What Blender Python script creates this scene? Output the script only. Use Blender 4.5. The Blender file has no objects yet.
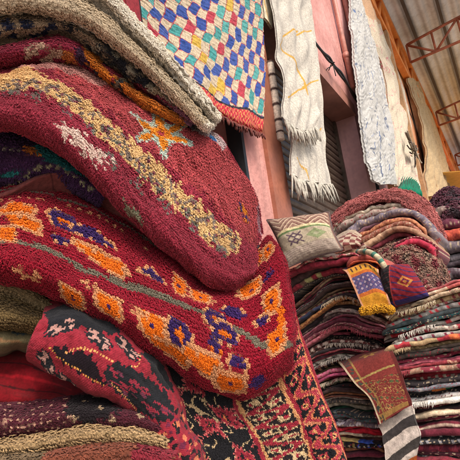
import bpy, math, random
import numpy as np
rng = np.random.default_rng(7)
random.seed(7)
scene = bpy.context.scene
COL = scene.collection

# ------------------------------------------------------------------ camera
F = 460.0
pitch, roll = math.radians(14), math.radians(7.4)
upc = np.array([-math.sin(roll)*math.cos(pitch), math.cos(roll)*math.cos(pitch), -math.sin(pitch)])
def _dir(px, py):
    v = np.array([px-230, 230-py, -F]); return v/np.linalg.norm(v)
Yc = _dir(522, 307.73)
Yc = Yc-upc*Yc.dot(upc); Yc /= np.linalg.norm(Yc)
R = np.array([np.cross(Yc, upc), Yc, upc])
CAM = np.array([0, 0, 1.1])
from mathutils import Matrix, Vector
cd = bpy.data.cameras.new('camera'); cam = bpy.data.objects.new('camera', cd); COL.objects.link(cam)
m4 = Matrix.Identity(4)
for i in range(3):
    for j in range(3): m4[i][j] = R[i, j]
    m4[i][3] = CAM[i]
cam.matrix_world = m4
cd.lens = 36; cd.sensor_width = 36; cd.clip_start = 0.02; cd.clip_end = 500
cd.dof.use_dof = False
scene.camera = cam

# ------------------------------------------------------------------ light
SUN_D = np.array([0.62, -0.40, 0.70]); SUN_D /= np.linalg.norm(SUN_D)
w = bpy.data.worlds.new("World"); scene.world = w; w.use_nodes = True
nt = w.node_tree; bg = nt.nodes['Background']
sky = nt.nodes.new('ShaderNodeTexSky'); sky.sky_type = 'NISHITA'; sky.sun_disc = False
sky.sun_elevation = math.asin(SUN_D[2]); sky.sun_rotation = math.atan2(SUN_D[0], SUN_D[1])
sky.dust_density = 3.0; sky.ozone_density = 0.6
nt.links.new(sky.outputs[0], bg.inputs[0]); bg.inputs[1].default_value = 0.12
sl = bpy.data.lights.new('sun', 'SUN'); so = bpy.data.objects.new('sun', sl); COL.objects.link(so)
sl.energy = 1.75; sl.angle = math.radians(18); sl.color = (1.0, 0.91, 0.80)
so.rotation_euler = Vector(SUN_D).to_track_quat('Z', 'Y').to_euler()
scene.view_settings.view_transform = 'Standard'; scene.view_settings.look = 'None'
scene.view_settings.gamma = 1; scene.view_settings.use_curve_mapping = False
scene.view_settings.exposure = 0.95

# ------------------------------------------------------------------ helpers
W = 1.25                     # the shop wall stands at x = -W
def at(px, py, dep):         # world point on the ray of a photo point, at a depth in metres
    return R @ np.array([(px-230)/F*dep, (230-py)/F*dep, -dep]) + CAM
def onx(px, py, off=0.0):    # where that ray meets the plane x = -W+off
    v = R @ _dir(px, py); return CAM + v*((-W+off)/v[0])
def ony(px, py, Y):
    v = R @ _dir(px, py); return CAM + v*(Y/v[1])
def proj(P):
    c = (P-CAM) @ R
    z = -c[..., 2]
    return np.stack([230+F*c[..., 0]/z, 230-F*c[..., 1]/z, z], -1)
def hexc(h):
    h = h.lstrip('#'); v = np.array([int(h[i:i+2], 16) for i in (0, 2, 4)])/255.0
    return np.where(v <= .04045, v/12.92, ((v+.055)/1.055)**2.4)

def tag(o, label=None, cat=None, group=None, kind=None):
    if label: o['label'] = label
    if cat: o['category'] = cat
    if group: o['group'] = group
    if kind: o['kind'] = kind
    return o
def empty(name, loc=(0, 0, 0)):
    o = bpy.data.objects.new(name, None); COL.objects.link(o); o.location = loc; o.empty_display_size = .05; bpy.context.view_layer.update()
    return o

class MB:
    """numpy mesh builder with colour and uv per vertex"""
    def __init__(s): s.v = []; s.c = []; s.u = []; s.f = []; s.n = 0
    def add(s, V, Fc, C=None, U=None):
        V = np.asarray(V, float); k = len(V)
        s.v.append(V)
        C = np.broadcast_to(np.array([.5, .5, .5]) if C is None else np.asarray(C, float), (k, 3))
        s.c.append(C)
        s.u.append(np.zeros((k, 2)) if U is None else U)
        for a in (Fc if isinstance(Fc, list) else [Fc]):
            s.f.append(np.asarray(a, np.int64)+s.n)
        s.n += k
    def box(s, lo, hi, C=None):
        lo = np.array(lo, float); hi = np.array(hi, float)
        V = np.array([[(lo, hi)[i][0], (lo, hi)[j][1], (lo, hi)[k][2]] for i in (0, 1) for j in (0, 1) for k in (0, 1)])
        s.add(V, np.array([[0, 1, 3, 2], [4, 6, 7, 5], [0, 4, 5, 1], [2, 3, 7, 6], [0, 2, 6, 4], [1, 5, 7, 3]]), C)
    def tube(s, pts, r, n=8, C=None, cap=True):
        pts = np.asarray(pts, float); m = len(pts); r = np.broadcast_to(np.asarray(r, float), (m,))
        T = np.gradient(pts, axis=0); T /= np.linalg.norm(T, axis=1)[:, None]+1e-9
        ref = np.array([0, 0, 1.]) if abs(T[0][2]) < .9 else np.array([1., 0, 0])
        A = np.cross(T, ref); A /= np.linalg.norm(A, axis=1)[:, None]; B = np.cross(T, A)
        th = np.arange(n)*2*np.pi/n
        V = pts[:, None]+r[:, None, None]*(A[:, None]*np.cos(th)[None, :, None]+B[:, None]*np.sin(th)[None, :, None])
        V = V.reshape(-1, 3)
        i, j = np.meshgrid(np.arange(m-1), np.arange(n), indexing='ij')
        a = i*n+j; b = i*n+(j+1) % n
        Q = np.stack([a, b, b+n, a+n], -1).reshape(-1, 4)
        fl = [Q]
        if cap:
            V = np.vstack([V, pts[0], pts[-1]]); k = m*n; jj = np.arange(n)
            fl.append(np.stack([(jj+1) % n, jj, np.full(n, k)], -1))
            fl.append(np.stack([(m-1)*n+jj, (m-1)*n+(jj+1) % n, np.full(n, k+1)], -1))
        s.add(V, fl, C)
    def build(s, name, mat, parent=None, smooth=True, origin=None):
        V = np.vstack(s.v); C = np.vstack(s.c); U = np.vstack(s.u)
        if parent is None:
            o0 = V.mean(0) if origin is None else np.array(origin, float)
            if origin is None: o0[2] = V[:, 2].min()
        else:
            o0 = np.array(parent.matrix_world.translation)
        V = V-o0
        me = bpy.data.meshes.new(name)
        lens = np.concatenate([np.full(len(a), a.shape[1], np.int32) for a in s.f])
        idx = np.concatenate([a.ravel() for a in s.f]).astype(np.int32)
        me.vertices.add(len(V)); me.vertices.foreach_set('co', V.ravel())
        me.loops.add(len(idx)); me.loops.foreach_set('vertex_index', idx)
        me.polygons.add(len(lens))
        st = np.concatenate([[0], np.cumsum(lens)[:-1]]).astype(np.int32)
        me.polygons.foreach_set('loop_start', st)
        me.polygons.foreach_set('use_smooth', np.full(len(lens), smooth))
        at_ = me.attributes.new('Col', 'FLOAT_COLOR', 'POINT')
        at_.data.foreach_set('color', np.hstack([np.clip(C, 0, 1), np.ones((len(C), 1))]).ravel())
        uv = me.uv_layers.new(name='UVMap'); uv.data.foreach_set('uv', U[idx].ravel())
        me.update(calc_edges=True); me.validate()
        me.materials.append(mat)
        o = bpy.data.objects.new(name, me); COL.objects.link(o)
        if parent is None: o.location = o0
        else: o.parent = parent
        o.matrix_world  # touch
        if parent is None: bpy.context.view_layer.update()
        return o

# ---- materials
def mat_new(name):
    m = bpy.data.materials.new(name); m.use_nodes = True
    n = m.node_tree; b = n.nodes['Principled BSDF']; return m, n, b
def fibre_mat(name, bump=.3, scale=700, sheen=.25, rough=.95, var=.25, weave=None):
    m, n, b = mat_new(name)
    a = n.nodes.new('ShaderNodeAttribute'); a.attribute_name = 'Col'
    no = n.nodes.new('ShaderNodeTexNoise'); no.inputs['Scale'].default_value = scale*.25; no.inputs['Detail'].default_value = 4
    tc = n.nodes.new('ShaderNodeTexCoord'); n.links.new(tc.outputs['Object'], no.inputs['Vector'])
    mr = n.nodes.new('ShaderNodeMapRange'); mr.inputs[1].default_value = .3; mr.inputs[2].default_value = .7
    mr.inputs[3].default_value = 1-var; mr.inputs[4].default_value = 1+var
    n.links.new(no.outputs[0], mr.inputs[0])
    mx = n.nodes.new('ShaderNodeVectorMath'); mx.operation = 'SCALE'
    n.links.new(a.outputs['Color'], mx.inputs[0]); n.links.new(mr.outputs[0], mx.inputs['Scale'])
    n.links.new(mx.outputs[0], b.inputs['Base Color'])
    b.inputs['Roughness'].default_value = rough
    b.inputs['Sheen Weight'].default_value = sheen; b.inputs['Sheen Roughness'].default_value = .5
    b.inputs['Specular IOR Level'].default_value = .15
    n2 = n.nodes.new('ShaderNodeTexNoise'); n2.inputs['Scale'].default_value = scale; n2.inputs['Detail'].default_value = 2
    n.links.new(tc.outputs['Object'], n2.inputs['Vector'])
    bp = n.nodes.new('ShaderNodeBump'); bp.inputs['Strength'].default_value = bump; bp.inputs['Distance'].default_value = .002
    h = n2.outputs[0]
    if weave:
        uvn = n.nodes.new('ShaderNodeUVMap'); uvn.uv_map = 'UVMap'
        prev = h
        for d, s_ in (('X', weave[0]), ('Y', weave[1])):
            wv = n.nodes.new('ShaderNodeTexWave'); wv.bands_direction = d; wv.inputs['Scale'].default_value = s_
            wv.inputs['Distortion'].default_value = .6; wv.inputs['Detail'].default_value = 1
            n.links.new(uvn.outputs[0], wv.inputs['Vector'])
            ad = n.nodes.new('ShaderNodeMath'); ad.operation = 'ADD'
            n.links.new(prev, ad.inputs[0]); n.links.new(wv.outputs[1], ad.inputs[1]); prev = ad.outputs[0]
        h = prev
    n.links.new(h, bp.inputs['Height']); n.links.new(bp.outputs[0], b.inputs['Normal'])
    return m
WOOL = fibre_mat('wool_pile', .5, 900, .08)
KILIM = fibre_mat('flat_woven_wool', 0.8, 520, .06, var=.25, weave=None)
FELT = fibre_mat('folded_wool', .7, 260, .08, var=.3)
def plain_mat(name, c, rough=.8, n1=3., v1=.2, n2=40., v2=.1, bump=.2, metal=0, c2=None, bs=25., grime=0):
    m, n, b = mat_new(name)
    tc = n.nodes.new('ShaderNodeTexCoord')
    a = n.nodes.new('ShaderNodeTexNoise'); a.inputs['Scale'].default_value = n1; a.inputs['Detail'].default_value = 8; a.inputs['Roughness'].default_value = .65
    n.links.new(tc.outputs['Object'], a.inputs['Vector'])
    r = n.nodes.new('ShaderNodeValToRGB'); c = np.array(c); c2 = np.array(c2) if c2 is not None else c*(1-v1*1.6)
    r.color_ramp.elements[0].position = .35; r.color_ramp.elements[1].position = .68
    r.color_ramp.elements[0].color = (*c2, 1); r.color_ramp.elements[1].color = (*np.clip(c*(1+v1*.3), 0, 1), 1)
    n.links.new(a.outputs[0], r.inputs[0])
    d = n.nodes.new('ShaderNodeTexNoise'); d.inputs['Scale'].default_value = n2; d.inputs['Detail'].default_value = 6
    n.links.new(tc.outputs['Object'], d.inputs['Vector'])
    mr = n.nodes.new('ShaderNodeMapRange'); mr.inputs[1].default_value = .3; mr.inputs[2].default_value = .7
    mr.inputs[3].default_value = 1-v2; mr.inputs[4].default_value = 1+v2; n.links.new(d.outputs[0], mr.inputs[0])
    mx = n.nodes.new('ShaderNodeVectorMath'); mx.operation = 'SCALE'
    n.links.new(r.outputs[0], mx.inputs[0]); n.links.new(mr.outputs[0], mx.inputs['Scale']); n.links.new(mx.outputs[0], b.inputs['Base Color'])
    if grime:
        mp = n.nodes.new('ShaderNodeMapping'); mp.inputs['Scale'].default_value = (2.5, 2.5, .35); n.links.new(tc.outputs['Object'], mp.inputs[0])
        g1 = n.nodes.new('ShaderNodeTexNoise'); g1.inputs['Scale'].default_value = 2.2; g1.inputs['Detail'].default_value = 9; g1.inputs['Roughness'].default_value = .7
        n.links.new(mp.outputs[0], g1.inputs['Vector'])
        g2 = n.nodes.new('ShaderNodeMapRange'); g2.inputs[1].default_value = .52; g2.inputs[2].default_value = .70; g2.inputs[3].default_value = 0; g2.inputs[4].default_value = grime
        n.links.new(g1.outputs[0], g2.inputs[0])
        m1 = n.nodes.new('ShaderNodeMix'); m1.data_type = 'RGBA'; m1.inputs[7].default_value = (.20, .12, .10, 1)
        n.links.new(g2.outputs[0], m1.inputs[0]); n.links.new(mx.outputs[0], m1.inputs[6])
        g3 = n.nodes.new('ShaderNodeTexNoise'); g3.inputs['Scale'].default_value = 3.1; g3.inputs['Detail'].default_value = 10; g3.inputs['Roughness'].default_value = .75
        n.links.new(tc.outputs['Object'], g3.inputs['Vector'])
        g4 = n.nodes.new('ShaderNodeMapRange'); g4.inputs[1].default_value = .655; g4.inputs[2].default_value = .665; g4.inputs[4].default_value = .8; n.links.new(g3.outputs[0], g4.inputs[0])
        m2 = n.nodes.new('ShaderNodeMix'); m2.data_type = 'RGBA'; m2.inputs[7].default_value = (.62, .52, .45, 1)
        n.links.new(g4.outputs[0], m2.inputs[0]); n.links.new(m1.outputs[2], m2.inputs[6]); n.links.new(m2.outputs[2], b.inputs['Base Color'])
    b.inputs['Roughness'].default_value = rough; b.inputs['Metallic'].default_value = metal
    e = n.nodes.new('ShaderNodeTexNoise'); e.inputs['Scale'].default_value = bs; e.inputs['Detail'].default_value = 8
    n.links.new(tc.outputs['Object'], e.inputs['Vector'])
    bp = n.nodes.new('ShaderNodeBump'); bp.inputs['Strength'].default_value = bump; bp.inputs['Distance'].default_value = .02
    n.links.new(e.outputs[0], bp.inputs['Height']); n.links.new(bp.outputs[0], b.inputs['Normal'])
    return m

# ---- smooth noise
def snoise(U, V, f, seed=0, octs=3):
    r = np.random.default_rng(seed); o = np.zeros_like(U, dtype=float); a = 1.; tot = 0
    for k in range(octs):
        for _ in range(4):
            an = r.uniform(0, 6.28); ph = r.uniform(0, 6.28); ff = f*(2**k)*r.uniform(.6, 1.4)
            o += a*np.sin(ff*6.28*(U*math.cos(an)+V*math.sin(an))+ph)/2.2
        tot += a; a *= .5
    return o/tot

# ---- spline sheet through rows of control points
def crw(x, n):
    x = np.clip(x, 0, n-1-1e-9); i = np.floor(x).astype(int); t = x-i
    w_ = np.zeros((len(x), n+2))
    b = [-.5*t+t*t-.5*t**3, 1-2.5*t*t+1.5*t**3, .5*t+2*t*t-1.5*t**3, -.5*t*t+.5*t**3]
    ar = np.arange(len(x))
    for k in range(4): w_[ar, i+k] += b[k]
    o = w_[:, 1:-1].copy()                       # phantom ends by extrapolation
    o[:, 0] += 2*w_[:, 0]; o[:, 1] -= w_[:, 0]
    o[:, -1] += 2*w_[:, -1]; o[:, -2] -= w_[:, -1]
    return o
class Sheet:
    def __init__(s, ctrl, wob=.004, wf=9, seed=0):
        s.K = np.asarray(ctrl, float); s.R, s.C = s.K.shape[:2]; s.wob = wob; s.wf = wf; s.seed = seed; s.sg = 1
        n = 90
        S, T = np.meshgrid(np.linspace(0, s.C-1, n), np.linspace(0, s.R-1, n))
        P = s.raw(S.ravel(), T.ravel()).reshape(n, n, 3)
        du = np.linalg.norm(np.diff(P, axis=1), axis=2).mean(0); dv = np.linalg.norm(np.diff(P, axis=0), axis=2).mean(1)
        s.gs = np.linspace(0, s.C-1, n); s.gt = np.linspace(0, s.R-1, n)
        s.cu = np.concatenate([[0], np.cumsum(du)]); s.cv = np.concatenate([[0], np.cumsum(dv)])
        s.LU, s.LV = s.cu[-1], s.cv[-1]
        Pc, N = s.ev(np.array([(s.C-1)/2]), np.array([(s.R-1)/2]))
        if N[0] @ (CAM-Pc[0]) < 0: s.sg = -1
        # lookup table
        n = 220
        S, T = np.meshgrid(np.linspace(0, s.C-1, n), np.linspace(0, s.R-1, n)); S = S.ravel(); T = T.ravel()
        P, N = s.ev(S, T); q = proj(P); vis = ((CAM-P)*N).sum(1) > 0
        s.lq = q; s.lv = vis; s.lS, s.lT = S, T
    def raw(s, S, T):
        a = crw(S, s.C); b = crw(T, s.R)
        return np.einsum('mr,mc,rcx->mx', b, a, s.K)
    bead = None; mat_ = 0
    def disp(s, U, V):
        d = s.wob*snoise(U, V, s.wf, s.seed)
        if s.bead:
            bu, bv, am = s.bead; v = V/bv+.45*snoise(U, V, 4, s.seed+71, 1); u = U/bu+.5*(np.floor(v) % 2)+.3*snoise(U, V, 7, s.seed+72, 1)
            d = d+am*(np.abs(np.sin(np.pi*u)*np.sin(np.pi*v))**.55-.5)*(1+.4*snoise(U, V, 20, s.seed+73, 1))
        if s.mat_: d = d+s.mat_*snoise(U, V, 38, s.seed+74, 3)
        return d
    def ev(s, S, T):
        e = 1e-3
        P = s.raw(S, T)
        du = s.raw(np.clip(S+e, 0, s.C-1), T)-s.raw(np.clip(S-e, 0, s.C-1), T)
        dv = s.raw(S, np.clip(T+e, 0, s.R-1))-s.raw(S, np.clip(T-e, 0, s.R-1))
        N = np.cross(du, dv)*s.sg; N /= np.linalg.norm(N, axis=1)[:, None]+1e-12
        U, V = s.metric(S, T)
        return P+N*s.disp(U, V)[:, None], N
    def metric(s, S, T): return np.interp(S, s.gs, s.cu), np.interp(T, s.gt, s.cv)
    def unmetric(s, U, V): return np.interp(U, s.cu, s.gs), np.interp(V, s.cv, s.gt)
    def find(s, px, py):
        d = (s.lq[:, 0]-px)**2+(s.lq[:, 1]-py)**2+np.where(s.lv, 0, 60)
        i = d.argmin(); return np.array(s.metric(s.lS[i], s.lT[i]))
    def slab(s, mb, colf, nu, nv, th=.006, off=0.0, extra=None):
        S, T = s.unmetric(*[a.ravel() for a in np.meshgrid(np.linspace(0, s.LU, nu), np.linspace(0, s.LV, nv))])
        P, N = s.ev(S, T); U, V = s.metric(S, T)
        if extra is not None: P = P+N*extra(U, V)[:, None]
        P = P+N*off
        c = colf(U, V)
        i, j = np.meshgrid(np.arange(nv-1), np.arange(nu-1), indexing='ij'); a = i*nu+j
        Q = np.stack([a, a+1, a+nu+1, a+nu], -1).reshape(-1, 4)
        if s.sg < 0: Q = Q[:, ::-1]
        k = nu*nv
        r = np.concatenate([np.arange(nu-1), np.arange(nv-1)*nu+nu-1, (nv-1)*nu+np.arange(nu-1, 0, -1), np.arange(nv-1, 0, -1)*nu])
        r2 = np.roll(r, -1); E = np.stack([r2, r, r+k, r2+k], -1)
        mb.add(np.vstack([P, P-N*th]), [Q, Q[:, ::-1]+k, E], np.vstack([c, c*.8]), np.vstack([np.stack([U, V], -1)]*2))

class Paint:
    """knots of a rug coloured in the rug's own metric coordinates"""
    def __init__(s, sh, base, var=.12, seed=0, abrash=.1):
        s.sh = sh; s.base = hexc(base); s.ops = []; s.var = var; s.seed = seed; s.ab = abrash
    def _p(s, pts): return np.array([s.sh.find(*p) for p in pts])
    def line(s, pts, wd, col, rag=.0, dash=None): s.ops.append(('l', s._p(pts), wd, hexc(col), rag, dash)); return s
    def poly(s, pts, col, rag=.004): s.ops.append(('p', s._p(pts), 0, hexc(col), rag, None)); return s
    def stamp(s, p, rows, cell, pal, ang=0, sx=1): s.ops.append(('s', s.sh.find(*p), cell, {k: hexc(v) for k, v in pal.items()}, rows, (math.radians(ang), sx))); return s
    def fn(s, f): s.ops.append(('f', f, 0, 0, 0, 0)); return s
    def __call__(s, U, V, rs=None):
        c = np.tile(s.base, (len(U), 1))
        ru = snoise(U, V, 60, s.seed+5, 2); rv = snoise(U, V, 60, s.seed+6, 2)
        for k, a, b, col, rag, d in s.ops:
            if k == 'f': c = a(U, V, c); continue
            if k == 's':
                x = U-a[0]; y = V-a[1]; ca, sa = math.cos(d[0]), math.sin(d[0])
                xx = (x*ca+y*sa)/d[1]; yy = -x*sa+y*ca
                h = len(rag); w_ = max(len(r) for r in rag)
                i = np.floor(xx/b+w_/2).astype(int); j = np.floor(yy/b+h/2).astype(int)
                g = np.full((h, w_), '.'); 
                for q, r in enumerate(rag):
                    for z, ch in enumerate(r): g[q, z] = ch
                ok = (i >= 0) & (i < w_) & (j >= 0) & (j < h)
                ch = np.where(ok, g[np.clip(j, 0, h-1), np.clip(i, 0, w_-1)], '.')
                for kk, cc in col.items(): c[ch == kk] = cc
                continue
            x = U+ru*rag; y = V+rv*rag
            if k == 'l':
                dm = np.full(len(U), 9.); acc = np.zeros(len(U)); L = 0
                for p, q in zip(a[:-1], a[1:]):
                    e = q-p; l = np.hypot(*e)+1e-9
                    t = np.clip(((x-p[0])*e[0]+(y-p[1])*e[1])/l**2, 0, 1)
                    dd = np.hypot(x-p[0]-t*e[0], y-p[1]-t*e[1]); up = dd < dm
                    dm[up] = dd[up]; acc[up] = L+t[up]*l; L += l
                msk = dm < b/2
                if d: msk &= (acc % d[0]) < d[1]
            else:
                msk = np.zeros(len(U), bool); n = len(a)
                for q in range(n):
                    p0, p1 = a[q], a[(q+1) % n]
                    cr = ((p0[1] > y) != (p1[1] > y)) & (x < (p1[0]-p0[0])*(y-p0[1])/(p1[1]-p0[1]+1e-12)+p0[0])
                    msk ^= cr
            c[msk] = col
        c = c*(1+s.ab*snoise(U, V, 4, s.seed+3))[:, None]
        r = np.random.default_rng(s.seed+9)
        c = c*(1+s.var*r.standard_normal(len(U)))[:, None]
        return np.clip(c, .004, .95)

def strands(mb, P, N, D, L, H, rad, C, n, seed, lean=.5, spread=.6, curl=.3):
    """n tapering yarn ends per knot: P root, N normal, D lay direction"""
    r = np.random.default_rng(seed)
    M = len(P); P = np.repeat(P, n, 0); N = np.repeat(N, n, 0); D = np.repeat(D, n, 0); C = np.repeat(C, n, 0)
    L = np.repeat(np.broadcast_to(L, (M,)), n)*r.uniform(.65, 1.25, M*n)*np.where(r.random(M*n) < .006, 2.2, 1); H = np.repeat(np.broadcast_to(H, (M,)), n)*r.uniform(.7, 1.25, M*n)
    rad = np.repeat(np.broadcast_to(rad, (M,)), n)*r.uniform(.75, 1.2, M*n)
    B = np.cross(N, D)
    g = r.standard_normal((M*n, 4))
    Dd = D*(1+0*g[:, :1])+B*(g[:, 1:2]*spread)+D*(g[:, :1]*.25); Dd /= np.linalg.norm(Dd, axis=1)[:, None]
    p0 = P+(B*g[:, 2:3]+D*g[:, 3:4])*rad[:, None]*.9-N*rad[:, None]*.5
    p1 = p0+N*(H*.75)[:, None]+Dd*(L*.28)[:, None]
    p2 = p0+N*(H*.98)[:, None]+Dd*(L*.84)[:, None]
    p3 = p0+N*(H*(.98-curl*.5))[:, None]+Dd*(L*1.0)[:, None]
    A = np.cross(Dd, N); A /= np.linalg.norm(A, axis=1)[:, None]; Q = N*.75+Dd*-.4
    ring = []
    for p, k in ((p0, .8), (p1, 1.1), (p2, .95)):
        for t in (0, 1, 2, 3):
            th = t*math.pi/2+.78
            ring.append(p+(A*math.cos(th)+Q*math.sin(th))*(rad*k)[:, None])
    ring.append(p3)
    V = np.stack(ring, 1); k = 13; V = V.reshape(-1, 3)
    b = (np.arange(M*n)*k)[:, None]
    q = []
    for a in (0, 4):
        for t in range(4): q.append([a+t, a+(t+1) % 4, a+4+(t+1) % 4, a+4+t])
    tr = [[8+t, 8+(t+1) % 4, 12] for t in range(4)]
    C = C*(1+.10*r.standard_normal(M*n))[:, None]
    Cc = np.repeat(C[:, None], k, 1).reshape(-1, 3)
    mb.add(V, [(b[:, None]+np.array(q)[None]).reshape(-1, 4), (b[:, None]+np.array(tr)[None]).reshape(-1, 3)], Cc)

def tufted(name, sh, paint, knot=.007, n=4, L=1.6, H=.75, rad=.22, lay=(0, 1), seed=0, th=.012, spread=.55, aspect=1.0, swirl=.5, clump=.35):
    mb = MB()
    nu, nv = int(sh.LU/knot/1.0), int(sh.LV/(knot*aspect))
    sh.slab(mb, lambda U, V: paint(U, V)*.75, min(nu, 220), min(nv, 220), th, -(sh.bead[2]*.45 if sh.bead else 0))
    r = np.random.default_rng(seed)
    i, j = np.meshgrid(np.arange(nu), np.arange(nv)); i = i.ravel(); j = j.ravel()
    U = (i+.5+.5*(j % 2)*.8+r.uniform(-.22, .22, len(i)))*sh.LU/nu; V = (j+.5+r.uniform(-.2, .2, len(i)))*sh.LV/nv
    U = np.clip(U, 0, sh.LU); V = np.clip(V, 0, sh.LV)
    S, T = sh.unmetric(U, V); P, N = sh.ev(S, T)
    e = .01
    P1, _ = sh.ev(np.clip(S+e, 0, sh.C-1), T); P2, _ = sh.ev(S, np.clip(T+e, 0, sh.R-1))
    P0a, _ = sh.ev(np.clip(S-e, 0, sh.C-1), T); P0b, _ = sh.ev(S, np.clip(T-e, 0, sh.R-1))
    du = P1-P0a; dv = P2-P0b
    lu = np.linalg.norm(du, axis=1); lv = np.linalg.norm(dv, axis=1)
    sc = np.sqrt(lu/ (np.median(lu)+1e-9) * lv/(np.median(lv)+1e-9)); 
    du /= lu[:, None]+1e-9; dv /= lv[:, None]+1e-9
    D = du*lay[0]+dv*lay[1]
    # neighbours lie down together: slow swirl of the lay direction
    sw = snoise(U, V, 12, seed+20)*.6+snoise(U, V, 38, seed+24)*swirl
    B = np.cross(N, D); D = D*np.cos(sw)[:, None]+B*np.sin(sw)[:, None]
    D -= N*(D*N).sum(1)[:, None]; D /= np.linalg.norm(D, axis=1)[:, None]+1e-9
    k = knot*np.clip(sc, .55, 1.3)
    if sh.bead:
        bu, bv, am = sh.bead; nv_ = .45*snoise(U, V, 4, sh.seed+71, 1); v = V/bv+nv_; fv = np.floor(v)
        u = U/bu+.5*(fv % 2)+.3*snoise(U, V, 7, sh.seed+72, 1); fu = np.floor(u)
        C = paint(np.clip(U+(fu+.5-u)*bu, 0, sh.LU), np.clip(V+(fv+.5-v)*bv, 0, sh.LV))
        hsh = np.sin(fu*12.9898+fv*78.233)*43758.5453; C = C*(1+.22*((hsh-np.floor(hsh))-.5))[:, None]
    else: C = paint(U, V)
    strands(mb, P, N, D, k*L, k*H*(1+clump*snoise(U, V, 34, seed+2)), k*rad, C, n, seed+1, spread=spread)
    return mb

def px_rows(rows, deps, colstep=.0):
    out = []
    for r, d in zip(rows, deps):
        rr = []
        for c, p in enumerate(r):
            dd = (p[2] if len(p) > 2 else 0)
            rr.append(at(p[0], p[1], d+colstep*c+dd))
        out.append(rr)
    return np.array(out)

# ================================================================== SETTING
def struct(o): o['kind'] = 'structure'; return o
PINK = plain_mat('pink_plaster', hexc('#d29a91'), .85, 1.7, .16, 14, .12, .5, c2=hexc('#b27870'), grime=.5)
ORANGE = plain_mat('warm_lit_plaster', hexc('#e6a87c'), .85, 1.6, .15, 12, .12, .5, c2=hexc('#cf8a60'), grime=.4)  # orange tint puts the warm light on the far wall into its colour
BROWN = plain_mat('brown_red_paint', hexc('#a87466'), .6, 4, .2, 30, .08, .2)
GROUND = plain_mat('worn_paving', hexc('#a8a198'), .9, 1.4, .25, 25, .15, .4)
mb = MB(); mb.box((-60, -60, -.2), (60, 90, 0)); struct(mb.build('ground', GROUND, smooth=False))

H_W = 7.25                                   # wall height
Yj = onx(289, 215)[1]; Yc2 = onx(371, 194)[1]
Yd1 = onx(246, 160)[1]; Yd0 = Yd1-1.1
z_l = onx(320, 66)[2]
REC = .30
wall = empty('shop_wall', (-W, Yj, 0))
tag(wall, 'long salmon pink plastered shop wall running down the left side of the alley behind the rugs', 'wall')
mb = MB()
mb.box((-W-.6, -4, 0), (-W, Yd0, H_W)); mb.box((-W-.6, Yd0, 2.75), (-W, Yd1, H_W)); mb.box((-W-.6, Yd1, 0), (-W, Yj-.002, H_W))
mb.box((-W-.6, Yj-.002, z_l), (-W, Yc2, H_W))
mb.build('wall_face', PINK, wall, smooth=False)
mb = MB(); mb.box((-W-.6, Yc2, 0), (-W, Yc2+1.2, H_W)); mb.build('pillar', plain_mat('mauve_pink_lightened', hexc('#e3aeac'), .8, 2, .12, 18, .08, .4, grime=.4), wall, smooth=False)  # mauve pink made lighter to stand in for light missing on the reveal
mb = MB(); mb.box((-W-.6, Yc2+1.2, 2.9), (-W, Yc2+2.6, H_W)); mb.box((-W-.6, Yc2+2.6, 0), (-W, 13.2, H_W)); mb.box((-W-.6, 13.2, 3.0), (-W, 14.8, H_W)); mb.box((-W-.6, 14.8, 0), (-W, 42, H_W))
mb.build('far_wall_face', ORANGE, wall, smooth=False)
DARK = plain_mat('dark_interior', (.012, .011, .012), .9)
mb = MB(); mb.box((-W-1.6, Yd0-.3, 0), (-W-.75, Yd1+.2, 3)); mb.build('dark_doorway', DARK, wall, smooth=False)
mb = MB(); mb.box((-W-.9, Yc2+1.1, 0), (-W-.62, Yc2+2.7, 3)); mb.box((-W-.9, 13, 0), (-W-.62, 15, 3.2)); mb.build('shop_panel', plain_mat('pale_teal_panel', hexc('#9fc4bd'), .4), wall, smooth=False)
# skirting band and lintel lip
mb = MB(); mb.box((-W-.3, Yj+.05, z_l-.16), (-W+.02, Yc2+.02, z_l-.003)); mb.build('lintel', BROWN, wall, smooth=False)
mb = MB(); mb.box((-W-REC+.02, Yj-.26, 0), (-W+.03, Yj, z_l-.17)); mb.build('door_frame', plain_mat('brown_frame_paint', hexc('#a0644f'), .55, 3, .2), wall, smooth=False)
# door jamb on dark shop doorway
mb = MB(); mb.box((-W-.1, Yd1-.03, 0), (-W+.006, Yd1+.003, 2.75)); mb.build('door_post', plain_mat('black_post', (.02, .02, .022), .5), wall, smooth=False)

# roller shutter: curved slats
sh_root = empty('roller_shutter', (-W-REC, (Yj+Yc2)/2, 0))
tag(sh_root, 'closed dark grey roller shutter with narrow horizontal slats between pink pillars', 'shutter')
mb = MB(); z = .05; pitch_s = .085
prof = [(0, 0), (.018, .012), (.026, .035), (.022, .06), (.008, .075), (-.004, .078), (-.004, .085)]
pr = []
while z < z_l-.02:
    for a, b in prof[:-1]: pr.append((-W-REC+a, z+b))
    z += pitch_s
pr = np.array(pr)
V = np.array([[p[0], y, p[1]] for p in pr for y in (Yj+.06, Yc2-.06)])
k = np.arange(len(pr)-1)*2
mb.add(V, np.stack([k, k+1, k+3, k+2], -1))
sm = plain_mat('shutter_metal', hexc('#6e5f54'), .42, 5, .3, 40, .12, .12, metal=.55)
mb.build('slats', sm, sh_root, smooth=False)
for yy in (Yj+.003, Yc2-.06):
    mb = MB(); mb.box((-W-REC-.03, yy, 0), (-W-REC+.05, yy+.056, z_l-.17)); mb.build('guide_rail', sm, sh_root, smooth=False)

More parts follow.
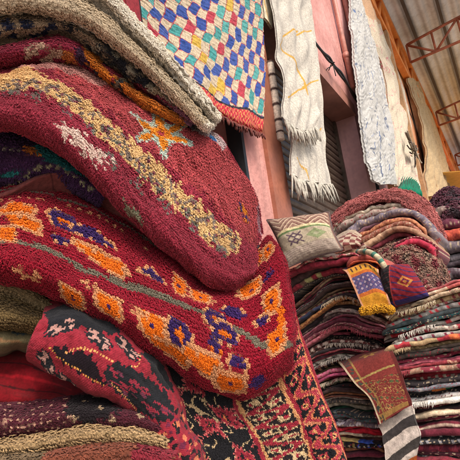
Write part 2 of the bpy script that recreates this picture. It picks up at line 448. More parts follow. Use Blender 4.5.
# pipes and cable on wall
pm = plain_mat('pink_painted_pipe', hexc('#c58576'), .5, 8, .25)
for a, b, r in (((336, -20), (353, 88), .035), ((343, -20), (358, 60), .045)):
    A = onx(*a, off=.05); B = A.copy(); B[2] = onx(*b, off=.05)[2]; A[1] = B[1] = onx(*b, off=.05)[1]; A[2] = H_W+.2
    mb = MB(); mb.tube([A, (A*.6+B*.4), (A*.3+B*.7), B], r, 12)
    for t in (.15, .5, .85): 
        c = A*(1-t)+B*t; mb.tube([c-[0, 0, .04], c+[0, 0, .04]], r*1.25, 12)
    o = mb.build('drain_pipe', pm); tag(o, 'thinner pink painted pipe running up wall above shutter' if r < .04 else 'thicker pink painted pipe beside blue and white hanging rug', 'pipe', 'painted pipes on the wall')
cm = plain_mat('black_rubber', (.02, .02, .02), .6)
mb = MB(); pts = [onx(x, y, .07) for x, y in ((300, 30), (312, 42), (324, 54), (332, 64), (340, 74), (350, 90), (360, 106), (368, 128), (372, 160), (378, 195))]
pts = np.array(pts); tt = np.linspace(0, len(pts)-1, 60); dense = crw(tt, len(pts)) @ pts
for dx in (0, .03):
    q = dense+np.stack([np.full(60, dx*.5), .02*np.sin(tt*3+dx*40), .018*np.cos(tt*4+dx*90)], -1); mb.tube(q, .014, 6)
c0 = onx(333, 65, .09)
for k in range(9):
    d = rng.standard_normal(3)*.06; mb.tube([c0, c0+d*.5+[0, 0, .02], c0+d], .006, 5)
tag(mb.build('cable', cm), 'black cable bundle with a knotted tangle crossing wall above the shutter', 'cable')
mb = MB(); pts = np.array([onx(x, y, .05) for x, y in ((372, 30), (385, 60), (396, 85), (408, 108), (418, 135), (425, 165))]); dense = crw(np.linspace(0, 5, 40), 6) @ pts
mb.tube(dense+np.stack([0*dense[:, 0], .04*np.sin(np.arange(40)*.9), .03*np.sin(np.arange(40)*1.7)], -1), .012, 5)
tag(mb.build('cable', cm), 'thin dark cable drooping along orange-lit wall beside cream hanging rug', 'cable')

# ------------------------------------------------------------------ roof
RF = plain_mat('corrugated_roof', hexc('#dadfe2'), .5, .8, .3, 12, .1, .1, c2=hexc('#bdbcb6'))
roof = empty('market_roof', (0, 12, H_W+.8))
tag(roof, 'grey corrugated metal roof on dark purlins above the alley', 'roof')
xs = np.arange(-W-.8, 1.5, .03); zc = H_W+1.32+.045*np.clip(2.2*np.abs(((xs/.24) % 1)-.5)*2-.6, 0, 1)+(xs+W)*.06
Y0r, Y1r = 7.6, 42
V = np.array([[x, y, z_] for x, z_ in zip(xs, zc) for y in (Y0r, Y1r)] + [[x, y, z_+.006] for x, z_ in zip(xs, zc) for y in (Y0r, Y1r)])
k = np.arange(len(xs)-1)*2; n2 = len(xs)*2
mb = MB(); mb.add(V, [np.stack([k, k+1, k+3, k+2], -1), np.stack([k+n2, k+2+n2, k+3+n2, k+1+n2], -1)]); mb.build('roof_sheet', RF, roof)
dm = plain_mat('dark_steel', hexc('#4a4038'), .6)
for x in (-.7, 0, .7, 1.35):
    mb = MB(); zz = H_W+1.32+(x+W)*.06; mb.box((x-.035, Y0r, zz-.12), (x+.035, Y1r, zz-.005)); mb.build('purlin', dm, roof, smooth=False)
RED = plain_mat('red_oxide_steel', hexc('#b0654a'), .55, 6, .3)
def truss(Y, label):
    t = empty('roof_truss', (-W, Y, H_W))
    tag(t, label, 'truss', 'red steel trusses under the roof')
    x0, x1 = -W+.3, 1.6; zb = H_W+.42; nb = 5
    X = np.linspace(x0, x1, nb); top = zb+.52+.22*np.sin((X-x0)/(x1-x0)*np.pi*.5); bot = zb+(X-x0)*.03
    mb = MB(); mb.tube(np.stack([X, 0*X+Y, top], -1), .035, 6); mb.build('top_chord', RED, t)
    mb = MB(); mb.tube(np.stack([X, 0*X+Y, bot], -1), .035, 6); mb.build('bottom_chord', RED, t)
    for i in range(nb-1):
        mb = MB(); a, b = ((X[i], Y, top[i]), (X[i+1], Y, bot[i+1])) if i % 2 == 0 else ((X[i], Y, bot[i]), (X[i+1], Y, top[i+1]))
        mb.tube([a, tuple((np.array(a)+b)/2), b], .03, 6); mb.build('web_bar', RED, t)
        mb = MB(); mb.tube([(X[i], Y, bot[i]), (X[i], Y, top[i])], .032, 6); mb.build('web_post', RED, t)
names = ['nearest and largest', 'second nearest', 'third nearest', 'fourth nearest', 'farthest']
for i, Y in enumerate((12.0, 17, 22.5, 28, 34)):
    truss(Y, names[i]+' reddish steel lattice truss crossing under corrugated roof')
# eave girder along top of the wall, its orange colour imitating sunlit glow
OG = plain_mat('sun_glow_steel', hexc('#e08a3c'), .5, 3, .25, 15, .1, .15, c2=hexc('#c9702c'))
g = empty('eave_girder', (-W, 12, H_W))
tag(g, 'lattice girder coloured orange like sunlit glow, running along the top of pink wall', 'girder')
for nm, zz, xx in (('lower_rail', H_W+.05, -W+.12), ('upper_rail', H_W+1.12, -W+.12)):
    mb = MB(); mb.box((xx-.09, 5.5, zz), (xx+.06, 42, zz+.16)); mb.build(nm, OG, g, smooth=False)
mb = MB(); mb.box((-W-.30, 5.5, H_W+.003), (-W-.22, 42, H_W+1.3)); mb.build('gap_glow_sheet', plain_mat('sun_glow_orange', hexc('#e39a4e'), .6, 1.5, .25), g, smooth=False)  # sheet added to imitate sunlight coming through the gap under the roof
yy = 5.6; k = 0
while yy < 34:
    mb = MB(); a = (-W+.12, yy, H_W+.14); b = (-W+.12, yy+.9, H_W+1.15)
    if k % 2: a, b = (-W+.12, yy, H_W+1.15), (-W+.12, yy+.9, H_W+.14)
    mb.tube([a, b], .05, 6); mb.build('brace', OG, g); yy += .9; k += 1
# ================================================================== RUGS: shared builders
def woven(name, sh, paint, nu=160, nv=160, mat=None, th=.006, parent=None, extra=None, off=0.0):
    mb = MB(); sh.slab(mb, paint, nu, nv, th, off, extra); return mb.build(name, mat or KILIM, parent)
def fringe(name, pts, length, mat, col, parent=None, n=40, r=.0035, seed=0, out=(.02, 0, 0)):
    q = np.random.default_rng(seed); mb = MB(); pts = np.asarray(pts, float)
    t = np.linspace(0, len(pts)-1, n); P = crw(t, len(pts)) @ pts
    for p in P:
        L = length*q.uniform(.6, 1.15); d = q.standard_normal(3)*.12*L; d[2] = 0
        a = p+np.array(out)*q.uniform(0, 1)
        mb.tube([p, a+d*.3-[0, 0, L*.35], a+d*.7-[0, 0, L*.7], a+d-[0, 0, L]], [r, r*1.25, r*1.1, r*.6], 5, hexc(col)*q.uniform(.85, 1.08))
    return mb.build(name, mat, parent)
def ctrlX(rows, offs): return np.array([[onx(p[0], p[1], o+(p[2] if len(p) > 2 else 0)) for p in r] for r, o in zip(rows, offs)])
def ctrlY(rows, Ys): return np.array([[ony(p[0], p[1], y+(p[2] if len(p) > 2 else 0)) for p in r] for r, y in zip(rows, Ys)])

# ================================================================== HANGING RUGS
# many-coloured checked rug
sh = Sheet(ctrlX([[(100, -118), (143, -98), (184, -82), (222, -70), (256, -62)],
                  [(112, -48), (152, -24), (192, -6), (228, 4), (262, 8)],
                  [(124, 8), (160, 30), (197, 48), (232, 62), (265, 68)],
                  [(132, 44), (166, 68), (200, 90), (233, 110), (263, 121)],
                  [(136, 58), (168, 80), (200, 101), (232, 122), (262, 134)]], [.10, .09, .10, .12, .10]), wob=.012, wf=1.6, seed=3)
def checks(U, V):
    cr, rd = hexc('#b5a48b'), hexc('#9c3a42')
    pal = [hexc(x) for x in ('#2f4686', '#3a4f8e', '#2e4585', '#418a88', '#4e918c', '#3f8582', '#2f4686', '#a23845', '#b8973e')]
    wx = .010*np.sin(V*30)+.006*snoise(U, V, 6, 2); wy = .010*snoise(U, V, 5, 4)
    cw, ch = .092, .092
    a = (U+.42*V+wx)/cw; b = (V-.22*U+wy)/ch
    i = np.floor(a).astype(int); j = np.floor(b).astype(int)
    r = np.random.default_rng(11); tab = r.integers(0, len(pal), (80, 80))
    ncol = np.array(pal)[tab[i % 80, j % 80]]
    m = (i+j) % 2 == 0
    c = np.where(m[:, None], ncol, cr)
    fa, fb = a-i, b-j
    fr = snoise(U, V, 40, 8)*.03
    ln = (fa < .07+fr) | (fb < .055+fr)
    c[ln & (tab[(i+3) % 80, j % 80] > 1)] = rd
    Vm = sh.LV
    top = V > Vm*.925+.01*np.sin(U*9)
    c[top & (V < Vm*.935+.01*np.sin(U*9))] = hexc('#2b2630')
    e = V > Vm*.935+.01*np.sin(U*9)
    z = np.abs(((U/.05) % 1)-.5)*2; y = ((V/.035) % 1)
    c[e] = hexc('#b02a3c'); c[e & (np.abs(z-y) < .16)] = hexc('#c98b55')
    g = np.random.default_rng(4).standard_normal(len(U))
    return np.clip(c*(1+.06*g)[:, None], 0, 1)
root = empty('checked_rug', onx(200, 60, .1)); tag(root, 'hanging rug with blue, teal, red and yellow checks on cream and a red border', 'rug')
woven('rug_field', sh, checks, 420, 420, FELT, .02, root, extra=lambda U, V: .004*snoise(U, V, 25, 9))
e = [sh.ev(np.array([s_]), np.array([sh.R-1.0]))[0][0] for s_ in np.linspace(0, 4, 9)]
fringe('fringe', e, .05, FELT, '#6b3a34', root, 90, .006, 2)

# red strip beside the checked rug
sh = Sheet(ctrlX([[(104, -90), (112, -84), (118, -80)], [(120, -30), (130, -22), (137, -18)], [(128, 8), (135, 18), (143, 22)]], [.16, .16, .17]), wob=.004, wf=3)
pt = Paint(sh, '#7a2028', .1).line([(140, -20), (142, 25)], .02, '#22161a')
o = woven('red_runner', sh, pt, 60, 120, FELT, .015); tag(o, 'narrow dark red runner hanging left of the checked rug', 'rug')

# white rug with ochre lines, folded over a rail: short front flap, long back flap
root = empty('white_rug', onx(300, 60, .1)); tag(root, 'long white hanging rug with thin ochre wandering lines and knotted fringes', 'rug')
OCH = '#b98f3d'; WH = '#b3aca0'
sb = Sheet(ctrlX([[(268, -70), (284, -60), (302, -52), (306, -50)], [(276, 0), (290, 4), (305, 6), (312, 6)], [(284, 60), (297, 62), (310, 64), (319, 66)],
                  [(288, 110), (300, 120), (316, 128), (325, 130)], [(292, 150), (304, 158), (319, 162), (329, 164)], [(293, 174), (305, 181), (320, 184), (332, 184)]], [.06, .07, .08, .1, .12, .13]), wob=.02, wf=1.3, seed=5)
pt = Paint(sb, WH, .03, 3, .05).line([(296, 140), (312, 136), (322, 128)], .022, OCH).line([(296, 158), (306, 170), (308, 180)], .02, OCH)
woven('back_flap', sb, pt, 160, 260, FELT, .014, root, extra=lambda U, V: .008*np.sin(U*24+1.2*np.sin(V*1.2))*(.3+V/sb.LV))
e = [sb.ev(np.array([s_]), np.array([sb.R-1.0]))[0][0] for s_ in np.linspace(0, 3, 9)]
fringe('back_fringe', e, .16, FELT, '#b0aa9e', root, 44, .006, 5)
sf = Sheet(ctrlX([[(262, -70), (282, -60), (300, -52), (305, -50)], [(271, 0), (286, 4), (302, 6), (308, 6)], [(277, 45), (291, 50), (307, 54), (314, 54)],
                  [(282, 85), (294, 92), (310, 98), (317, 98)], [(284, 116), (295, 127), (307, 130), (316, 126)]], [.13, .15, .16, .18, .2]), wob=.025, wf=1.4, seed=8)
pt = Paint(sf, WH, .03, 4, .05)
pt.line([(279, 46), (284, 36), (292, 30), (298, 31)], .022, OCH).line([(297, 35), (304, 31), (311, 31)], .022, OCH).line([(280, 47), (292, 58), (300, 72), (306, 92)], .024, OCH)
pt.line([(287, 98), (297, 90), (305, 88)], .022, OCH).line([(303, 87), (312, 82), (318, 81)], .022, OCH).line([(304, 84), (307, 95)], .022, OCH)
woven('front_flap', sf, pt, 200, 300, FELT, .014, root, extra=lambda U, V: .011*np.sin(U*19+.8*np.sin(V*1.1))+.002*snoise(U, V, 5, 3))
e = [sf.ev(np.array([s_]), np.array([sf.R-1.0]))[0][0] for s_ in np.linspace(0, 3, 9)]
fringe('front_fringe', e, .13, FELT, '#aca69a', root, 60, .005, 6)
mb = MB(); a = onx(255, -66, .12); b = a.copy(); b[1] = a[1]+.55; mb.tube([a, b], .02, 8); mb.build('rail', dm, root)
# narrow cream blanket beside it, only its edge seen
sc_ = Sheet(ctrlX([[(258, -60), (264, -58), (268, -56)], [(262, -10), (267, -9), (271, -8)], [(264, 18), (269, 24), (273, 28)]], [.07, .08, .09]), wob=.01, wf=2)
o = woven('cream_blanket', sc_, Paint(sc_, '#cbbfa4', .04).line([(264, 0), (269, 22)], .02, OCH), 60, 90, FELT, .02)
tag(o, 'narrow cream blanket edge hanging between checked rug and white rug', 'blanket')
# pale banded tube added in place of brightly lit shutter slats
mb = MB(); pts = np.array([onx(x, y, .05) for x, y in ((270, 62), (273, 82), (276, 104), (279, 126), (281, 140))]); dn = crw(np.linspace(0, 4, 60), 5) @ pts
cc = np.where((np.arange(60) % 10 < 2)[:, None], hexc('#4b3a36'), hexc('#e0d4c2'))
mb.tube(dn, .030, 8, np.vstack([np.repeat(cc, 8, 0), cc[:1], cc[-1:]]))
tag(mb.build('lit_slat_strip', FELT), 'narrow pale strip with dark bands imitating lit shutter slats beside white rug', 'blanket')

# blue and white rug
sh = Sheet(ctrlX([[(343, -40), (348, -38), (353, -36), (355, -35)], [(350, 0), (355, 2), (360, 4), (363, 6)], [(355, 60), (363, 58), (372, 56), (378, 54)], [(360, 110), (370, 108), (380, 106), (388, 105)],
                  [(366, 150), (377, 150), (388, 148), (395, 147)], [(371, 180), (380, 184), (389, 184), (397, 184)]], [.18, .18, .2, .2, .2, .2]), wob=.03, wf=.9, seed=2)
def bluerug(U, V):
    c = np.tile(hexc('#b3b1ac'), (len(U), 1))
    r = np.random.default_rng(44); LU_, LV_ = sh.LU, sh.LV
    for k in range(230):
        v0 = LV_*(.05+.95*r.random()**.75); u0 = LU_*r.random(); L_ = r.uniform(.04, .16); an = r.choice([.2, 1.3, 1.45, 1.9, -.5])+r.normal(0, .2)
        e0, e1 = math.cos(an), math.sin(an); t = np.clip((U-u0)*e0+(V-v0)*e1, 0, L_)
        d = np.hypot(U-u0-t*e0+.008*np.sin(t*60), V-v0-t*e1)
        c[d < r.uniform(.006, .013)*(1 if k % 12 else 2.6)] = hexc('#646b7c' if k % 5 else '#566a90')
    fl = .5+.5*np.sin(V*95+6*snoise(U, V, 3, 7))
    return np.clip(c*(.9+.1*fl)[:, None], 0, 1)
o = woven('blue_white_rug', sh, bluerug, 200, 420, FELT, .03, extra=lambda U, V: .003*np.sin(V*60+5*snoise(U, V, 2, 7)))
tag(o, 'long shaggy white hanging rug with broken blue lines and blotches', 'rug')
# cream rug with pink squiggles
sh = Sheet(ctrlX([[(356, -10), (364, -6), (372, -2)], [(369, 34), (378, 40), (388, 46)], [(384, 80), (393, 82), (402, 84)], [(392, 130), (402, 132), (411, 134)], [(396, 186), (408, 188), (419, 190)]], [.12, .14, .14, .15, .15]), wob=.03, wf=.8, seed=6)
def creamrug(U, V):
    c = np.tile(hexc('#b9ac98'), (len(U), 1)); n = snoise(U, V, 2.6, 41)
    c[(np.abs(n) < .05) & (snoise(U, V, 1.6, 42) > .1)] = hexc('#b9787c')
    c[V < .5] = hexc('#b08f72')
    return c
o = woven('cream_rug', sh, creamrug, 120, 260, FELT, .03, extra=lambda U, V: .025*np.sin(U*14+np.sin(V*1.3))+.008*snoise(U, V, 4, 3)); tag(o, 'cream hanging rug with faint pink squiggles beside the blue and white rug', 'rug')
# tan hanging further on
sh = Sheet(ctrlX([[(408, 78), (412, 80), (417, 82)], [(416, 108), (422, 110), (430, 112)], [(424, 150), (433, 150), (443, 150)], [(430, 196), (441, 198), (455, 200)]], [.15, .15, .16, .17]), wob=.05, wf=.6, seed=16)
o = woven('tan_rug', sh, Paint(sh, '#a8916f', .05, 3), 80, 200, FELT, .04, extra=lambda U, V: .05*np.sin(U*9+np.sin(V*.9))); tag(o, 'plain tan rug hanging farthest along the orange-lit wall', 'rug')
# green bundle on wall, dark window edge
sh = Sheet(ctrlX([[(401, 180), (409, 179), (416, 184)], [(400, 188), (408, 190), (419, 194)], [(402, 200), (410, 201), (420, 202)]], [.25, .4, .3]), wob=.012, wf=2, seed=6)
o = woven('green_cloth', sh, Paint(sh, '#0f6a50', .05), 80, 60, FELT, .03, extra=lambda U, V: .05*np.sin(U*38+3*V)); tag(o, 'bright green cloth hanging under the cream rug', 'cloth')
tm = plain_mat('timber', hexc('#b48b62'), .7, 6, .25)
for k, (x, y0, y1, wd, l) in enumerate(((416, 60, 205, .09, 'pale timber post between the cream and tan hanging rugs'), (430, 105, 210, .07, 'thin timber post just behind the tan hanging rug'))):
    A = onx(x+5, 190, .1); mb = MB(); mb.box((A[0]-wd, A[1]-wd, 0), (A[0]+wd, A[1]+wd, H_W+.04)); tag(mb.build('timber_post', tm, smooth=False), l, 'post', 'timber posts on the wall')
mb = MB(); A = onx(414, 148, .3); 
for k in range(26):
    d = rng.standard_normal(3)*[.04, .16, .07]; e_ = rng.standard_normal(3)*[.04, .25, .16]; kp = np.array([A+d, A+d*.6-[0, 0, .06], A+e_*.1, A+e_*.7-[0, 0, .05], A+e_]); mb.tube(crw(np.linspace(0, 4, 20), 5) @ kp, .012, 6, hexc(random.choice(['#8a7a68', '#5c5048', '#b6a68e', '#4c4440'])))
tag(mb.build('rope_tangle', FELT), 'tangle of grey ropes and rags tied on the far wall', 'rope')
# sunlit canopy cloths at alley end
sh = Sheet(np.array([[(x, y, z_+.25*math.sin(x*2+y)) for x in (-1.1, .6, 2.4, 4.5)] for y, z_ in ((15, 5.3), (18, 5.2), (21, 5.5))]), wob=.05, wf=.3)
o = woven('canopy', sh, Paint(sh, '#d7a24a', .04), 60, 60, FELT, .02); tag(o, 'yellow cloth canopy stretched across the far alley below trusses', 'canopy')
sh = Sheet(np.array([[(x, y, z_+.25*math.sin(x*3+y)) for x in (-1.1, .6, 2.4, 4.5)] for y, z_ in ((22, 6.0), (27, 5.6), (33, 5.2))]), wob=.05, wf=.3)
o = woven('canopy', sh, Paint(sh, '#b9b7bd', .04), 60, 60, FELT, .02); tag(o, 'pale grey cloth canopy over the far end of alley', 'canopy')
bw = plain_mat('far_stall_plaster', hexc('#c08a66'), .8, 1, .3)
mb = MB(); mb.box((-W, 42, 0), (9, 42.6, 7.4)); tag(mb.build('end_building', bw, smooth=False), 'orange brown building closing the far end of the alley', 'building')

# ================================================================== NEAR PILE
CS = .022
def near(rows, deps, wob=.004, wf=9, seed=0): return Sheet(px_rows(rows, deps, CS), wob, wf, seed)

# --- cream chunky rug on top
sh = near([[(-40, -66), (36, -50), (94, -22), (140, 28), (177, 70), (208, 108, .03), (214, 116, .1)],
           [(-40, -62), (38, -48), (97, -22), (145, 30), (181, 70), (213, 107, .02), (218, 117, .1)],
           [(-40, -40), (36, -34), (95, -10), (140, 32), (176, 70), (212, 112), (219, 121, .08)],
           [(-38, -25), (30, -20), (88, -1), (131, 36), (166, 72), (206, 116), (215, 124, .08)],
           [(-38, 0), (25, -3), (80, 10), (122, 40), (160, 75), (204, 121), (214, 126, .08)],
           [(-36, 18), (20, 12), (70, 20), (112, 45), (152, 78), (200, 126), (212, 128, .08)],
           [(-36, 10), (20, 2), (74, 12), (116, 36), (156, 68), (204, 116, .05), (214, 122, .12)]],
          [1.10, .98, .93, .965, .90, .93, 1.05], .004, 9, 1)
sh.bead = (.021, .016, .009); sh.mat_ = .001
pt = Paint(sh, '#e2d8c6', .06, 1, .06)
pt.poly([(-40, -22), (30, -18), (88, 0), (131, 37), (166, 73), (208, 118), (204, 126), (152, 80), (112, 47), (70, 22), (-36, 22)], '#bba98e', .006)
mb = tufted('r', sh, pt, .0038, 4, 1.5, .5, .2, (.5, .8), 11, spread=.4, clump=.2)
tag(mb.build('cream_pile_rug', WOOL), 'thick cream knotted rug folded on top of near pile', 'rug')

# --- dark rug with navy flecks and orange motifs
sh = near([[(-40, 8), (20, 0), (70, 8), (110, 30), (150, 62), (198, 108), (206, 116, .06)],
           [(-40, 20), (20, 14), (70, 19), (112, 43), (152, 74), (200, 122), (208, 126, .06)],
           [(-38, 33), (20, 27), (66, 26), (105, 50), (144, 82), (193, 123), (203, 126, .06)],
           [(-38, 45), (20, 40), (62, 35), (97, 56), (136, 86), (182, 118), (198, 124, .06)],
           [(-38, 58), (20, 50), (65, 46), (98, 67), (135, 94), (178, 119), (196, 126, .06)],
           [(-38, 76), (20, 68), (68, 66), (104, 82), (140, 106), (182, 126), (196, 130, .06)],
           [(-38, 76), (20, 66), (68, 64), (104, 80), (140, 102), (182, 124), (196, 128, .08)]],
          [1.06, .96, .925, .965, .92, .97, 1.06], .005, 9, 2)
sh.bead = (.013, .011, .0065)
pt = Paint(sh, '#4a443c', .08, 2, .1)
pt.poly([(-40, 18), (40, 12), (72, 22), (98, 40), (92, 58), (62, 36), (20, 42), (-40, 48)], '#97826a', .01)
r_ = np.random.default_rng(5)
for k in range(26):
    x = -20+k*9+r_.uniform(-3, 3); y = np.interp(x, [-20, 20, 66, 105, 144, 193], [33, 27, 26, 50, 82, 123])+r_.uniform(-7, 7)
    pt.stamp((x, y), ['.n.', 'nn.', 'nnn', '.nn'], .0075, {'n': '#20263f' if x < 70 else '#8b8572' if k % 2 else '#23252c'})
b0 = pt.base.copy()
def bmix(U, V, c):
    m = np.abs(c-b0).sum(1) < 1e-6
    h = np.sin(np.round(U/.013)*12.9898+np.round(V/.011)*78.233)*43758.5453; h = h-np.floor(h)
    for lo, hi, cc in ((0, .42, '#22242a'), (.42, .72, '#8d7c64'), (.72, .86, '#5c5446'), (.86, .94, '#a88c6c')): c[m & (h >= lo) & (h < hi)] = hexc(cc)
    return c
pt.fn(bmix)
pt.poly([(-40, 50), (20, 44), (60, 36), (84, 48), (92, 66), (100, 80), (68, 66), (-40, 80)], '#7d2136', .008)
for x, y in ((42, 46), (52, 54), (30, 50), (62, 52), (48, 60)): pt.stamp((x, y), ['.b..', 'bbb.', '.bbb', 'b.b.'], .007, {'b': '#a58974'})
pt.poly([(60, 52), (72, 50), (76, 62), (64, 64)], '#a8622f').poly([(80, 46), (96, 52), (104, 66), (118, 78), (112, 86), (96, 70), (88, 60)], '#c4701f')
pt.poly([(74, 46), (84, 50), (90, 64), (82, 66)], '#3a2038').poly([(98, 64), (112, 66), (122, 76), (112, 78)], '#8c2a36')
pt.poly([(120, 84), (136, 84), (146, 96), (164, 104), (184, 116), (186, 124), (160, 116), (138, 104)], '#bb6a22').poly([(150, 92), (166, 98), (176, 108), (160, 106)], '#8a3a4c')
pt.poly([(132, 80), (146, 88), (150, 94), (136, 90)], '#7e2c3a').poly([(170, 104), (186, 110), (198, 122), (184, 120)], '#8d5a6e')
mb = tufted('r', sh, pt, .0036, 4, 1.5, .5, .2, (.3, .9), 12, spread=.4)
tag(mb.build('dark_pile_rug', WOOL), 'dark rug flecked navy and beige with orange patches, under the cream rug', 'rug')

# --- large crimson rug with beige zigzag band
sh = near([[(-40, 60), (12, 50), (58, 46), (104, 60), (150, 90), (192, 116), (214, 142), (236, 172), (252, 204), (258, 232)],
           [(-40, 76), (15, 66), (60, 61), (106, 77), (151, 106), (192, 122), (219, 141), (242, 172), (257, 206), (262, 234)],
           [(-40, 80), (10, 71), (52, 68), (97, 88), (138, 116), (178, 138), (212, 160), (233, 188), (251, 218), (260, 240)],
           [(-40, 84), (6, 76), (46, 76), (87, 97), (125, 125), (160, 155), (196, 186), (224, 212), (245, 234), (257, 250)],
           [(-40, 98), (4, 93), (41, 97), (76, 120), (110, 152), (145, 188), (180, 220), (212, 245), (240, 262), (258, 264)],
           [(-40, 112), (2, 110), (42, 118), (76, 142), (109, 175), (144, 210), (182, 244), (210, 266), (236, 276), (254, 272)],
           [(-40, 124), (0, 124), (46, 138), (78, 162), (111, 196), (148, 230), (187, 262), (216, 282), (236, 284), (252, 276)],
           [(-40, 128), (0, 129), (50, 146), (82, 170), (116, 204), (152, 238), (190, 270), (220, 289), (238, 288), (252, 278)],
           [(-40, 118), (0, 118), (52, 134), (84, 158), (118, 190), (154, 224), (192, 256), (220, 274), (236, 274), (250, 264)]],
          [1.06, .975, .92, .865, .80, .77, .785, .83, .97], .006, 8, 3)
sh.mat_ = .0022; sh.bead = (.0070, .0062, .0048)
pt = Paint(sh, '#8c2a3a', .10, 3, .12)
pt.poly([(60, 64), (106, 78), (151, 106), (194, 122), (224, 142), (248, 178), (262, 212), (262, 250), (246, 240), (226, 218), (196, 188), (160, 156), (125, 126), (90, 98), (58, 78)], '#a84448', .012)
pt.poly([(10, 62), (58, 56), (100, 70), (118, 86), (96, 86), (60, 70), (20, 74)], '#b07c74', .004)
pt.poly([(-40, 80), (4, 75), (46, 78), (88, 102), (125, 133), (157, 161), (191, 195), (220, 222), (240, 237), (238, 252), (225, 253), (214, 246), (184, 217), (149, 184), (114, 148), (79, 116), (41, 93), (4, 90), (-40, 94)], '#d0a873', .010)
spots = [(10, 92), (34, 96), (52, 88), (66, 112), (72, 100), (92, 130), (106, 128), (118, 146), (112, 160), (140, 170), (136, 184), (160, 190), (166, 204), (188, 212), (194, 228), (214, 238), (222, 250), (232, 238)]
for k, (x, y) in enumerate(spots):
    pt.stamp((x, y), ['..g.g..', '.g.pg..', 'gp.g.pg', '..gpg..', 'g..g..g'], .0050, {'g': '#6c6b60', 'p': '#7d4a56'}, ang=k*37 % 60)
def star(U, V, c):
    o = sh.find(161, 133); x = (U-o[0]); y = (V-o[1]); y = np.where(y < 0, y*1.0, y)
    r = np.hypot(x/.068, y/.070); a = np.arctan2(y/.070, x/.068)+.15
    e = .56+.26*np.cos(6*a)+.08*np.cos(12*a)
    c[r < e+.24] = hexc('#b3c0b2'); c[(r < e) & (r > .12)] = hexc('#da8420'); c[(r > .34) & (r < .44) & (np.cos(6*a) < -.2)] = hexc('#b3c0b2')
    c[(r < .13)] = hexc('#a43a40'); return c
pt.fn(star)
pt.poly([(194, 122), (212, 124), (224, 138), (230, 148), (222, 150), (206, 136), (190, 128)], '#b9a3a2').stamp((212, 137), ['.bb.', 'bbbb', '.bbb'], .006, {'b': '#3b6fa3'}).stamp((186, 124), ['.bb', 'bbb'], .006, {'b': '#22304d'})
pt.stamp((243, 212), ['..ooo..', '.ooooo.', 'ppooopp', '.pp.pp.', 'oo.p.oo'], .006, {'o': '#cf7a20', 'p': '#3a2a5c'})
pt.poly([(54, 124), (70, 126), (88, 142), (106, 154), (112, 164), (102, 164), (84, 152), (66, 138)], '#d0b4a6', .014)
zig = []
for k_ in range(23):
    t_ = k_/22; bx = np.interp(t_, [0, .2, .4, .6, .8, 1], [2, 46, 94, 146, 196, 236]); by = np.interp(t_, [0, .2, .4, .6, .8, 1], [86, 87, 118, 166, 212, 244])
    zig.append((bx+(4 if k_ % 2 else -3), by-(7 if k_ % 2 else -7)))
pt.line(zig, .0066, '#7a6a60', .004, (.014, .011)).line([(x_+3, y_+2) for x_, y_ in zig], .004, '#7a3c48', .003, (.02, .008))
pt.poly([(122, 200), (134, 206), (146, 222), (140, 224), (126, 212)], '#86856d', .008)
pt.poly([(256, 205), (266, 210), (272, 240), (262, 238)], '#a57d86', .01)
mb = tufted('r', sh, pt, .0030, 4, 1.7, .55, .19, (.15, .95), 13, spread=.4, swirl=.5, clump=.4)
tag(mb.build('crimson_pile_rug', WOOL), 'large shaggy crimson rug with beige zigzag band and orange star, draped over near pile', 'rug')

# --- purple and teal rug peeking out
sh = near([[(-40, 118), (10, 116), (60, 130), (110, 172)], [(-40, 136), (10, 138), (60, 152), (108, 190)], [(-40, 160), (8, 160), (56, 166), (104, 196)], [(-40, 182), (4, 184), (50, 180), (100, 206)], [(-40, 190), (4, 190), (50, 186), (100, 208)]], [.98, .90, .875, .90, 1.0], .005, 9, 4)
pt = Paint(sh, '#3f2448', .16, 4).poly([(36, 138), (80, 150), (100, 185), (60, 168), (40, 158), (30, 148)], '#1e6a6c').poly([(22, 145), (34, 147), (40, 154), (28, 153)], '#b56a2c').line([(8, 184), (30, 172), (44, 165), (70, 172), (95, 192)], .010, '#8f8a70', dash=(.02, .012))
pt.line([(-5, 148), (20, 150)], .008, '#8a8478', dash=(.014, .006)).line([(0, 176), (18, 172)], .01, '#226a6b')
mb = tufted('r', sh, pt, .0068, 5, 1.5, .8, .22, (.2, .9), 14)
tag(mb.build('purple_pile_rug', WOOL), 'purple and teal knotted rug peeking out beneath crimson rug at left', 'rug')
# --- dusty brown backing fold
sh = near([[(-40, 206), (10, 188), (40, 172), (70, 168), (100, 180), (140, 215)], [(-40, 209), (10, 191), (40, 175), (70, 171), (100, 184), (140, 222)], [(-40, 216), (10, 198), (42, 184), (72, 182), (104, 200), (142, 236)], [(-40, 226), (10, 212), (44, 204), (74, 204), (108, 222), (144, 250)]], [.95, .87, .875, .91], .003, 7, 5)
o = woven('brown_rug_backing', sh, Paint(sh, '#6f3a37', .05, 5, .15).line([(-40, 207), (10, 190), (40, 174), (70, 170), (100, 183), (138, 220)], .006, '#5a2b2c').line([(50, 172), (54, 190)], .003, '#4a2424'), 140, 60, KILIM, .012)
tag(o, 'smooth reddish brown folded rug back between purple rug and orange-flowered rug', 'rug')

